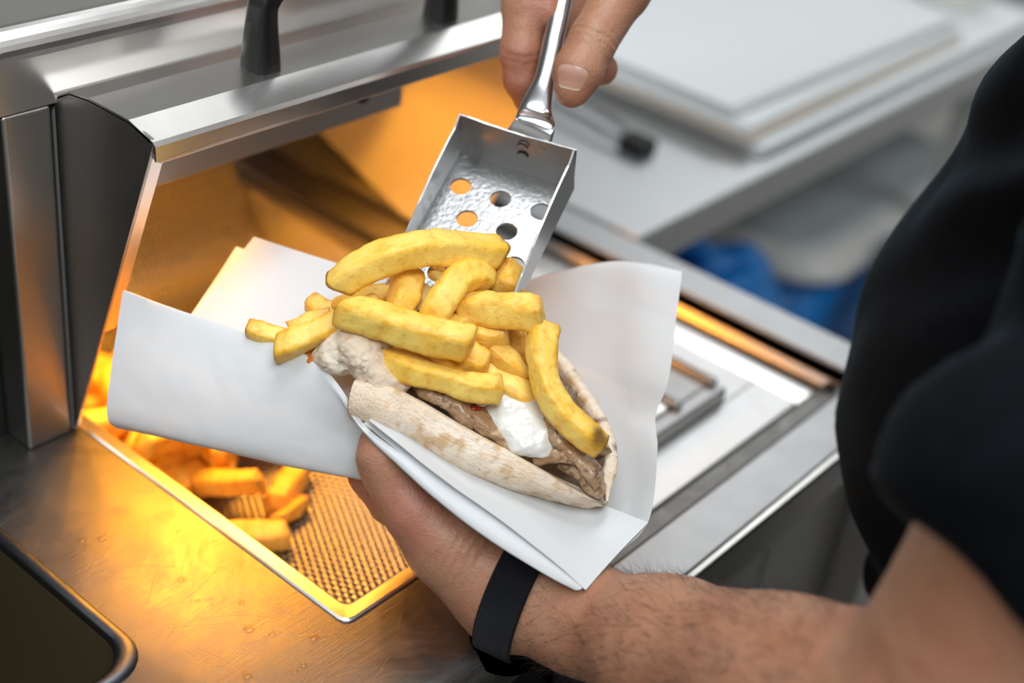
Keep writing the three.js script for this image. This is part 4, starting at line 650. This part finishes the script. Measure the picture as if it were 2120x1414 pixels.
// ---------------------------------------------------------------- the person holding the wrap and the scoop
{
  const me = thing('person', 'person in a black shirt filling the wrap, wristwatch on one arm', 'person', null, [0.80, 0, -0.08]);
  const pores = grain(63); pores.repeat.set(55, 55);
  const skinMat = std({ vertexColors: true, bumpMap: pores, bumpScale: 0.00035, roughness: 0.46, sheen: 0.15, sheenColor: lin(0.9, 0.5, 0.4), sheenRoughness: 0.5 });
  const Ls = [0.585, 1.325, -0.03], Le = [0.4365, 1.0218, -0.0912], Lw = [0.4534, 0.9301, -0.3103], Rs = [1.0, 1.335, -0.07], Re = [0.935, 1.25, -0.315], Rw = [0.7098, 1.2345, -0.4762];
  // ---- left arm and hand, palm up under the paper
  const wide = V([0.1891, 0.9772, 0.0619]).normalize();   // the wide direction of the wrist
  const off = (p, s) => [p[0] + wide.x * s, p[1] + wide.y * s, p[2] + wide.z * s];
  const f1 = [0.4621, 0.934, -0.2707], f2 = [0.4603, 0.9497, -0.2219], f3 = [0.4489, 0.9796, -0.1574];
  const left = [
    ...chain([Ls, [0.462, 1.1202, -0.0749], Le], [0.056, 0.050, 0.043]),
    ...chain([Le, f3, f2, f1, off(Lw, 0.008)], [0.041, 0.041, 0.034, 0.0255, 0.0215]),
    ...chain([f1, off(Lw, -0.010), [0.445, 0.9396, -0.3299]], [0.024, 0.0205, 0.0185]),
    // palm
    ...chain([off(Lw, 0.006), [0.4556, 0.9519, -0.3444], [0.4625, 0.9584, -0.3757]], [0.0205, 0.019, 0.015]),
    ...chain([Lw, [0.4704, 0.9507, -0.3488], [0.483, 0.9534, -0.3744]], [0.021, 0.017, 0.014]),
    ...chain([off(Lw, 0.010), [0.488, 0.9449, -0.3426], [0.5004, 0.9467, -0.3676]], [0.020, 0.016, 0.013]),
    // ball of the thumb and thumb
    ...chain([[0.4455, 0.932, -0.321], [0.438, 0.9517, -0.3452], [0.4304, 0.9668, -0.3625]], [0.0200, 0.0205, 0.0150]),
    ...chain([[0.4304, 0.9668, -0.3625], [0.4276, 0.9806, -0.377], [0.4269, 0.9912, -0.3841], [0.4285, 0.9955, -0.3875]], [0.0150, 0.0118, 0.0108, 0.0085]),
    // fingers, from index to little
    ...chain([[0.4625, 0.9584, -0.3757], [0.4386, 0.9545, -0.3842], [0.4392, 0.9601, -0.4014], [0.4429, 0.9661, -0.4185]], [0.0140, 0.0112, 0.0098, 0.0080]),
    ...chain([[0.4746, 0.9553, -0.3758], [0.4686, 0.9458, -0.3998], [0.4719, 0.9541, -0.4262], [0.471, 0.9658, -0.4358]], [0.0125, 0.0105, 0.0095, 0.0080]),
    ...chain([[0.4859, 0.9525, -0.3734], [0.4851, 0.9452, -0.4007], [0.4901, 0.9538, -0.4289], [0.4893, 0.9681, -0.4372]], [0.0120, 0.0100, 0.0090, 0.0075]),
    ...chain([[0.5004, 0.9467, -0.3676], [0.5038, 0.9413, -0.3971], [0.5082, 0.9487, -0.4227], [0.5074, 0.9634, -0.4275]], [0.0105, 0.0090, 0.0080, 0.0068]),
  ];
  const lf = field(left, 0.011), wr = V(Lw), fa = V(f1).sub(V([0.438, 0.9517, -0.3452])).normalize();
  const leftField = (x, y, z) => {
    let d = lf(x, y, z);
    if (Math.abs(d) < 0.006) { // fine creases across the ball of the thumb and the wrist
      const s = (x - wr.x) * fa.x + (y - wr.y) * fa.y + (z - wr.z) * fa.z, k = step(-0.075, -0.04, s) * step(0.004, -0.012, s);
      d += k * 0.0003 * Math.sin(s * 1400 + 5 * fbm(x * 60, y * 60, z * 60, 2)) * (0.5 + noise(x * 45, y * 45, z * 45)) + 0.0004 * fbm(x * 160, y * 160, z * 160, 2) + 0.0012 * fbm(x * 45, y * 45, z * 45, 2);
    }
    return d;
  };
  const skin = (red) => (x, y, z) => {
    const a = fbm(x * 28, y * 28, z * 28, 3), b = fbm(x * 150, y * 150, z * 150, 3), c = noise(x * 620, y * 620, z * 620);
    let col = lerp3([0.42, 0.215, 0.125], [0.35, 0.15, 0.083], clamp(0.5 + 1.3 * a, 0, 1));
    col = lerp3(col, [0.42, 0.14, 0.10], clamp(red(x, y, z) + 0.35 * b, 0, 0.75));
    return lerp3(col, [0.20, 0.085, 0.045], clamp(0.22 * c + 0.28 * b, 0, 0.4));
  };
  const near = (list) => { const v = list.map(([p, r]) => [V(p), r]); return (x, y, z) => { let m = 0; for (const [p, r] of v) m = Math.max(m, Math.exp(-(((x - p.x) ** 2 + (y - p.y) ** 2 + (z - p.z) ** 2) / (r * r)))); return m * 0.6; }; };
  const [l0, l1] = bounds(left, 0.008);
  const leftGeo = paint(netOf(leftField, l0, l1, 0.0026), skin(near([[[0.4231, 0.9726, -0.3606], 0.02], [[0.4246, 0.9955, -0.3829], 0.012], [[0.4325, 0.9596, -0.384], 0.015]])));
  // ---- right hand round the scoop handle
  const right = [
    // thumb
    ...chain([[0.6847, 1.2077, -0.4322], [0.6361, 1.1824, -0.4238], [0.6024, 1.1625, -0.4158], [0.587, 1.1499, -0.4115], [0.5815, 1.1426, -0.4092]], [0.0185, 0.0150, 0.0128, 0.0128, 0.0102]),
    // index along the left of the handle
    ...chain([[0.6587, 1.211, -0.495], [0.612, 1.164, -0.4711], [0.599, 1.1416, -0.461], [0.5973, 1.1277, -0.4567], [0.6013, 1.1157, -0.4546]], [0.0150, 0.0130, 0.0108, 0.0092, 0.0072]),
    ...chain([[0.6217, 1.1818, -0.4707], [0.6144, 1.1636, -0.4575]], [0.0120, 0.0085]),
    // middle finger: round the back, tip showing right of the thumb
    ...chain([[0.6826, 1.2123, -0.4997], [0.6522, 1.156, -0.4915], [0.6434, 1.1265, -0.4684], [0.6353, 1.1294, -0.4425], [0.6265, 1.139, -0.4229]], [0.0145, 0.0120, 0.0105, 0.0098, 0.0088]),
    ...chain([[0.7053, 1.2148, -0.5014], [0.6771, 1.1662, -0.5023], [0.6671, 1.1405, -0.4749], [0.6587, 1.1446, -0.4527], [0.6528, 1.1511, -0.4398]], [0.0140, 0.0115, 0.0100, 0.0092, 0.0080]),
    ...chain([[0.724, 1.2164, -0.4975], [0.7017, 1.1822, -0.5057], [0.6926, 1.1631, -0.4839], [0.6868, 1.1643, -0.4632]], [0.0130, 0.0105, 0.0090, 0.0075]),
    // palm and wrist
    ...chain([Rw, [0.6587, 1.211, -0.495]], [0.0240, 0.0165]), ...chain([Rw, [0.6826, 1.2123, -0.4997]], [0.0240, 0.0170]), ...chain([Rw, [0.7053, 1.2148, -0.5014]], [0.0240, 0.0165]), ...chain([Rw, [0.724, 1.2164, -0.4975]], [0.0230, 0.0150]), ...chain([Rw, [0.6835, 1.2007, -0.4383]], [0.0240, 0.0180]),
    ...chain([Rw, Re], [0.0250, 0.0420]),
    ...chain([Re, Rs], [0.0430, 0.0560]),
  ];
  const rf = field(right.slice(0, 15), 0.0045), rp = field(right.slice(15), 0.02), tb = V([0.6024, 1.1625, -0.4158]), ta = V([0.5815, 1.1426, -0.4092]).sub(tb).normalize(), ia = V([0.599, 1.1416, -0.461]);
  const rightField = (x, y, z) => {
    let d = smin(rf(x, y, z), rp(x, y, z), 0.012);
    if (Math.abs(d) < 0.005) {
      const s = (x - tb.x) * ta.x + (y - tb.y) * ta.y + (z - tb.z) * ta.z, q = Math.hypot(x - tb.x - ta.x * s, y - tb.y - ta.y * s, z - tb.z - ta.z * s), on = step(0.02, 0.015, q), wv = 0.0016 * noise(x * 130, y * 130, z * 130);
      for (const [c, a, w] of [[-0.004, 0.0004, 0.0011], [0.0005, 0.0007, 0.0011], [0.0042, 0.0004, 0.0010]]) d += on * a * Math.exp(-(((s - c + wv) / w) ** 2));
      const t = y - ia.y, oi = step(0.022, 0.014, Math.hypot(x - ia.x, z - ia.z)); d += oi * (0.0004 * Math.exp(-(((t - 0.002 + wv) / 0.0011) ** 2)) + 0.0003 * Math.exp(-(((t + 0.0012 + wv) / 0.001) ** 2)));
      d += 0.00035 * fbm(x * 190, y * 190, z * 190, 2) + 0.0008 * fbm(x * 55, y * 55, z * 55, 2);
    }
    return d;
  };
  const handCaps = right.slice(0, 15), [r0, r1] = bounds(handCaps, 0.012), red = near([[[0.5949, 1.1329, -0.4555], 0.018], [[0.5789, 1.1402, -0.4054], 0.010], [[0.6282, 1.1378, -0.4253], 0.02], [[0.6131, 1.1679, -0.4578], 0.014]]);
  const rightGeo = paint(netOf(rightField, r0, r1, 0.0019), skin(red));
  // ---- the rest of the body: arms, trunk, neck, head, legs
  const rows = [[0.80, 0.165, 0.105, -0.085], [0.88, 0.175, 0.124, -0.098], [0.96, 0.19, 0.150, -0.124], [1.03, 0.19, 0.148, -0.130], [1.15, 0.19, 0.130, -0.115], [1.27, 0.195, 0.118, -0.09], [1.345, 0.165, 0.092, -0.07], [1.40, 0.09, 0.070, -0.065], [1.43, 0.055, 0.055, -0.07]];
  const trunk = (grow) => (x, y, z) => {
    const yy = clamp(y, rows[0][0], rows.at(-1)[0]); let i = 0; while (i < rows.length - 2 && rows[i + 1][0] < yy) i++;
    const A = rows[i], B = rows[i + 1], t = step(0, 1, (yy - A[0]) / (B[0] - A[0])), a = mix(A[1], B[1], t) + grow, b = mix(A[2], B[2], t) + grow, cz = mix(A[3], B[3], t), k = Math.hypot((x - 0.8) / a, (z - cz) / b);
    return Math.hypot(Math.max(0, (k - 1) * b), y - yy) || (k - 1) * b;
  };
  const hc = [0.79, 1.555, -0.15], headField = (x, y, z) => {
    let d = (Math.hypot((x - hc[0]) / 0.076, (y - hc[1] - 0.02) / 0.108, (z - hc[2] - 0.01) / 0.095) - 1) * 0.078;
    d = smin(d, capsule(x, y, z, [hc[0], hc[1] - 0.075, hc[2] - 0.035], [hc[0], hc[1] - 0.085, hc[2] - 0.06], 0.042, 0.028), 0.03);
    d = smin(d, capsule(x, y, z, [hc[0], hc[1] + 0.012, hc[2] - 0.088], [hc[0], hc[1] - 0.03, hc[2] - 0.108], 0.008, 0.013), 0.012);
    for (const s of [-1, 1]) { d = smin(d, capsule(x, y, z, [hc[0] + s * 0.076, hc[1] + 0.015, hc[2] + 0.012], [hc[0] + s * 0.076, hc[1] - 0.025, hc[2] + 0.004], 0.013, 0.009), 0.008); d = smax(d, -capsule(x, y, z, [hc[0] + s * 0.032, hc[1] + 0.006, hc[2] - 0.1], [hc[0] + s * 0.032, hc[1] + 0.006, hc[2] - 0.1], 0.016, 0.016), 0.012); }
    return smax(d, -capsule(x, y, z, [hc[0] - 0.022, hc[1] - 0.058, hc[2] - 0.105], [hc[0] + 0.022, hc[1] - 0.058, hc[2] - 0.105], 0.006, 0.006), 0.008);
  };
  const legs = [...chain([[0.715, 0.86, -0.07], [0.70, 0.48, -0.075], [0.70, 0.07, -0.02]], [0.085, 0.056, 0.038]), ...chain([[0.885, 0.86, -0.07], [0.90, 0.48, -0.07], [0.905, 0.07, -0.01]], [0.085, 0.056, 0.038])];
  const tf = trunk(-0.012), gf = field(legs, 0.03), upper = field([...right.slice(15), ...chain([Ls, [0.462, 1.1202, -0.0749]], [0.056, 0.050]), [[0.79, 1.36, -0.085], [0.79, 1.51, -0.135], 0.058, 0.054]], 0.02);
  const bodyField = (x, y, z) => smin(smin(smin(tf(x, y, z), upper(x, y, z), 0.03), gf(x, y, z), 0.04), headField(x, y, z), 0.02);
  const bodyGeo = paint(netOf(bodyField, [0.5, 0, -0.55], [1.1, 1.76, 0.14], 0.0115), skin(() => 0));
  const body = part('body', faceUV(mergeGeometries([leftGeo, rightGeo, bodyGeo].map((g) => g.toNonIndexed()))), skinMat, me);
  // ---- clothes
  const black = std({ vertexColors: true, roughness: 0.88, specularIntensity: 0.16, sheen: 0.08, sheenColor: lin(0.3, 0.6, 0.8), sheenRoughness: 0.6 });
  const hemU = [0.4154, 1.1079, -0.0955], armDir = V([0.6094, 0.7316, 0.2964]).normalize();
  const sleeveL = chain([Ls, [0.462, 1.1202, -0.0749], Le], [0.078, 0.068, 0.066]), sleeveR = chain([Rs, [0.965, 1.29, -0.2], Re], [0.076, 0.068, 0.062]);
  const tShirt = trunk(0.012), sl = field(sleeveL, 0.01), sr = field(sleeveR, 0.01);
  const fold = (x, y, z) => { const w = fbm(x * 5, y * 5, z * 5, 2); return 0.013 * Math.sin(x * 38 + y * 52 - z * 44 + 9 * w) * (0.5 + 0.9 * noise(x * 8, y * 8, z * 8)) + 0.0035 * Math.sin(x * 95 - y * 60 + z * 70 + 14 * w) * Math.max(0, noise(x * 11 + 3, y * 11, z * 11) + 0.3); };
  const shirtField = (x, y, z) => {
    const h = (x - hemU[0]) * armDir.x + (y - hemU[1]) * armDir.y + (z - hemU[2]) * armDir.z;   // along the upper arm, from the hem
    let s = smax(sl(x, y, z), -h, 0.006);
    const e = (x - Re[0]) * (Rs[0] - Re[0]) + (y - Re[1]) * (Rs[1] - Re[1]) + (z - Re[2]) * (Rs[2] - Re[2]);
    const d = smin(tShirt(x, y, z), Math.min(s, smax(sr(x, y, z), -(e / 0.27 - 0.08), 0.006)), 0.045);
    return smax(smax(Math.abs(d) < 0.03 ? d + fold(x, y, z) * step(-0.30, -0.16, z) : d, y - 1.40, 0.01), 0.80 - y, 0.006);
  };
  part('shirt', paint(netOf(shirtField, [0.33, 0.78, -0.40], [1.12, 1.43, 0.12], 0.008), (x, y, z) => { const a = 0.8 + 0.5 * fbm(x * 90, y * 90, z * 90, 3); return [0.0042 * a, 0.0052 * a, 0.0075 * a]; }), black, me, 'black short-sleeved shirt');
  const trField = field(legs.map(([a, b, ra, rb]) => [a, b, ra + 0.014, rb + 0.022]), 0.04), hip = trunk(0.008);
  part('trousers', paint(netOf((x, y, z) => smax(smax(smin(trField(x, y, z), smax(hip(x, y, z), y - 0.9, 0.02), 0.03), 0.06 - y, 0.005), y - 0.9, 0.01) + 0.004 * fbm(x * 14, y * 14, z * 14, 2), [0.55, 0.03, -0.3], [1.06, 0.93, 0.14], 0.012), () => [0.005, 0.006, 0.009]), black, me, 'dark trousers');
  for (const [x, z] of [[0.70, -0.02], [0.905, -0.01]]) { const c = [[[x, 0.045, z + 0.03], [x, 0.04, z - 0.12], 0.045, 0.036]], f = field(c, 0.01), [a, b] = bounds(c, 0.01); part('shoe', netOf((p, q, r) => smax(f(p, q, r), 0.001 - q, 0.006), a, b, 0.006), M.blackPlastic, me); }
  part('hair', netOf((x, y, z) => { const d = (Math.hypot((x - hc[0]) / 0.085, (y - hc[1] - 0.03) / 0.112, (z - hc[2] - 0.022) / 0.098) - 1) * 0.086; return smax(d, -(z - hc[2] + 0.045 + (hc[1] + 0.075 - y) * 0.9) * 0.7, 0.02) + 0.004 * fbm(x * 60, y * 60, z * 60, 2); }, [0.66, 1.46, -0.3], [0.92, 1.77, 0.02], 0.007), std({ color: lin(0.012, 0.009, 0.007), roughness: 0.7 }), me, 'short dark hair');
  for (const s of [-1, 1]) { const g = new THREE.SphereGeometry(0.0115, 16, 12); g.translate(hc[0] + s * 0.032, hc[1] + 0.006, hc[2] - 0.079); part('eye', g, std({ color: grey(0.7), roughness: 0.1 }), me); const p = new THREE.SphereGeometry(0.005, 12, 8); p.translate(hc[0] + s * 0.032, hc[1] + 0.003, hc[2] - 0.0873); part('iris', p, std({ color: lin(0.03, 0.015, 0.008), roughness: 0.1 }), me); }
  // ---- thumb nail of the right hand
  {
    const a = V([0.587, 1.1499, -0.4115]), b = V([0.5815, 1.1426, -0.4092]), T = b.clone().sub(a).normalize(), view = new THREE.Vector3(0, 1.425, 0).sub(b).normalize(); view.addScaledVector(V([-0.1953, -0.1125, -0.1473]), 1).normalize(); const D = view.clone().addScaledVector(T, -view.dot(T)).normalize(), S = new THREE.Vector3().crossVectors(T, D), pos = [], idx = [], n = 18;
    for (let i = 0; i <= n; i++) for (let j = 0; j <= n; j++) {
      const u = i / n * 2 - 1, v = j / n * 2 - 1, q = Math.pow(Math.pow(Math.abs(u), 4) + Math.pow(Math.abs(v), 4), 0.25) / Math.max(Math.abs(u), Math.abs(v), 1e-6), uu = u / (q || 1), vv = v / (q || 1);
      const base = a.clone().addScaledVector(T, 0.0072 + vv * 0.0060), ang = uu * 0.68; let p = base.clone().addScaledVector(D, Math.cos(ang) * 0.0122).addScaledVector(S, Math.sin(ang) * 0.0122);
      // settle the plate on the skin
      for (let k = 0; k < 6; k++) { const d = rightField(p.x, p.y, p.z), dir = p.clone().sub(base).normalize(); p.addScaledVector(dir, -(d - 0.00018)); }
      pos.push(p);
    }
    const g = new THREE.BufferGeometry(); g.setAttribute('position', new THREE.Float32BufferAttribute(pos.flatMap((p) => [p.x, p.y, p.z]), 3)); for (let i = 0; i < n; i++) for (let j = 0; j < n; j++) { const k = i * (n + 1) + j; idx.push(k, k + n + 1, k + n + 2, k, k + n + 2, k + 1); } g.setIndex(idx); g.computeVertexNormals();
    part('thumb_nail', paint(g, (x, y, z, nx, ny, nz, i) => { const v = (i % (n + 1)) / n * 2 - 1; return v > 0.88 ? [0.55, 0.42, 0.29] : lerp3([0.45, 0.23, 0.17], [0.52, 0.31, 0.25], step(-0.2, -0.9, v)); }), std({ vertexColors: true, roughness: 0.34 }), me, 'pale thumb nail');
  }
  // ---- dark hairs on the left forearm
  {
    const r = rng(5), p = leftGeo.attributes.position, nn = leftGeo.attributes.normal, along = V(Lw).sub(V(Le)).normalize(), start = V(Lw), cornerTip = V([0.4547, 0.9655, -0.2701]), hair = new THREE.ConeGeometry(0.00008, 0.011, 3, 1), list = [];
    hair.translate(0, 0.0055, 0); const m = new THREE.Matrix4(), Q = new THREE.Quaternion(), up = new THREE.Vector3(0, 1, 0);
    for (let k = 0; k < 24000 && list.length < 3200; k++) { const i = Math.floor(r() * p.count), v = new THREE.Vector3().fromBufferAttribute(p, i), s = v.clone().sub(start).dot(along); if (s > -0.018 || s < -0.20 || v.distanceTo(cornerTip) < 0.019) continue; const n = new THREE.Vector3().fromBufferAttribute(nn, i), d = along.clone().multiplyScalar(0.8).addScaledVector(n, 0.28).add(new THREE.Vector3(r() - 0.5, r() - 0.5, r() - 0.5).multiplyScalar(1.3)).normalize(); Q.setFromUnitVectors(up, d); list.push(m.clone().compose(v, Q, new THREE.Vector3(1, 0.5 + r(), 1))); }
    const im = new THREE.InstancedMesh(hair, std({ color: lin(0.025, 0.014, 0.009), roughness: 0.6 }), list.length); list.forEach((x, i) => im.setMatrixAt(i, x)); im.name = 'arm_hair'; im.userData.kind = 'stuff'; im.position.set(-me.position.x, -me.position.y, -me.position.z); im.castShadow = im.receiveShadow = true; me.add(im);
  }
  // ---- wristwatch on the left wrist
  {
    const c0 = V(Lw).lerp(V(f1), 0.06), ax = V(f1).sub(V([0.445, 0.9396, -0.3299])).normalize(), e1 = wide.clone().addScaledVector(ax, -wide.dot(ax)).normalize(), e2 = new THREE.Vector3().crossVectors(ax, e1);
    const w = thing('wristwatch', 'black wristwatch with woven mesh band on the wrist', 'watch', null, [c0.x, c0.y, c0.z]);
    const surf = (l, a) => { const o = c0.clone().addScaledVector(ax, l), d = e1.clone().multiplyScalar(Math.cos(a)).addScaledVector(e2, Math.sin(a)); let t = 0.05; for (let k = 0; k < 60; k++) { const s = lf(o.x + d.x * t, o.y + d.y * t, o.z + d.z * t); t -= s * 0.7; if (Math.abs(s) < 1e-5) break; } return [o, d, t]; };
    const rings = [], HWd = 0.0105, nA = 140;
    for (let i = 0; i < nA; i++) { const a = i / nA * Math.PI * 2, r = []; const rib = 0.00022 * Math.sin(i * Math.PI); for (const [l, h] of [[-HWd, 0.0002], [-HWd, 0.0016], [-HWd * 0.9, 0.0021], [-HWd * 0.45, 0.0022], [0, 0.0022], [HWd * 0.45, 0.0022], [HWd * 0.9, 0.0021], [HWd, 0.0016], [HWd, 0.0002]]) { const t0 = surf(0, a)[2], [o, d, t] = surf(l * 0.7, a), rr = Math.max(t, t0) + h; r.push(c0.clone().addScaledVector(ax, l).addScaledVector(d, rr + rib)); } rings.push(r); }
    rings.push(rings[0].map((p) => p.clone()));
    const bandTex = texture(64, (u, v) => { const a = Math.abs(Math.sin(u * Math.PI * 4)), b = Math.abs(Math.sin(v * Math.PI * 4 + (u > 0.5 ? Math.PI / 2 : 0))); return [a * b, a * b, a * b]; }); bandTex.repeat.set(9, 60);
    part('band', loft(rings, false, false), std({ color: lin(0.012, 0.014, 0.02), roughness: 0.5, metalness: 0.4, bumpMap: bandTex, bumpScale: 0.001 }), w, 'black woven mesh band');
    // case on the back of the wrist, facing down
    let best = 0, low = 9; for (let i = 0; i < 64; i++) { const a = i / 64 * Math.PI * 2, [o, d, t] = surf(0, a); if (o.y + d.y * t < low) { low = o.y + d.y * t; best = a; } }
    const [o, d, tt] = surf(0, best), mid = o.clone().addScaledVector(d, tt), side = new THREE.Vector3().crossVectors(ax, d);
    const caseG = new THREE.LatheGeometry([[0, -0.002], [0.0175, -0.002], [0.0195, 0.001], [0.0195, 0.005], [0.0175, 0.0072], [0.0165, 0.0075], [0, 0.0078]].map(([x, y]) => new THREE.Vector2(x, y)), 48), mm = new THREE.Matrix4().makeBasis(ax, d, side.clone().negate()); mm.setPosition(mid); caseG.applyMatrix4(mm); part('case', caseG, M.blackGloss, w, 'black watch case');
    const crown = new THREE.CylinderGeometry(0.0025, 0.0025, 0.003, 16); crown.rotateZ(Math.PI / 2); crown.translate(0.0208, 0.003, 0); crown.applyMatrix4(mm); part('crown', crown, M.chrome, w, 'small metal crown');
  }
  console.log('person ready');
}
renderer.render(scene, camera);
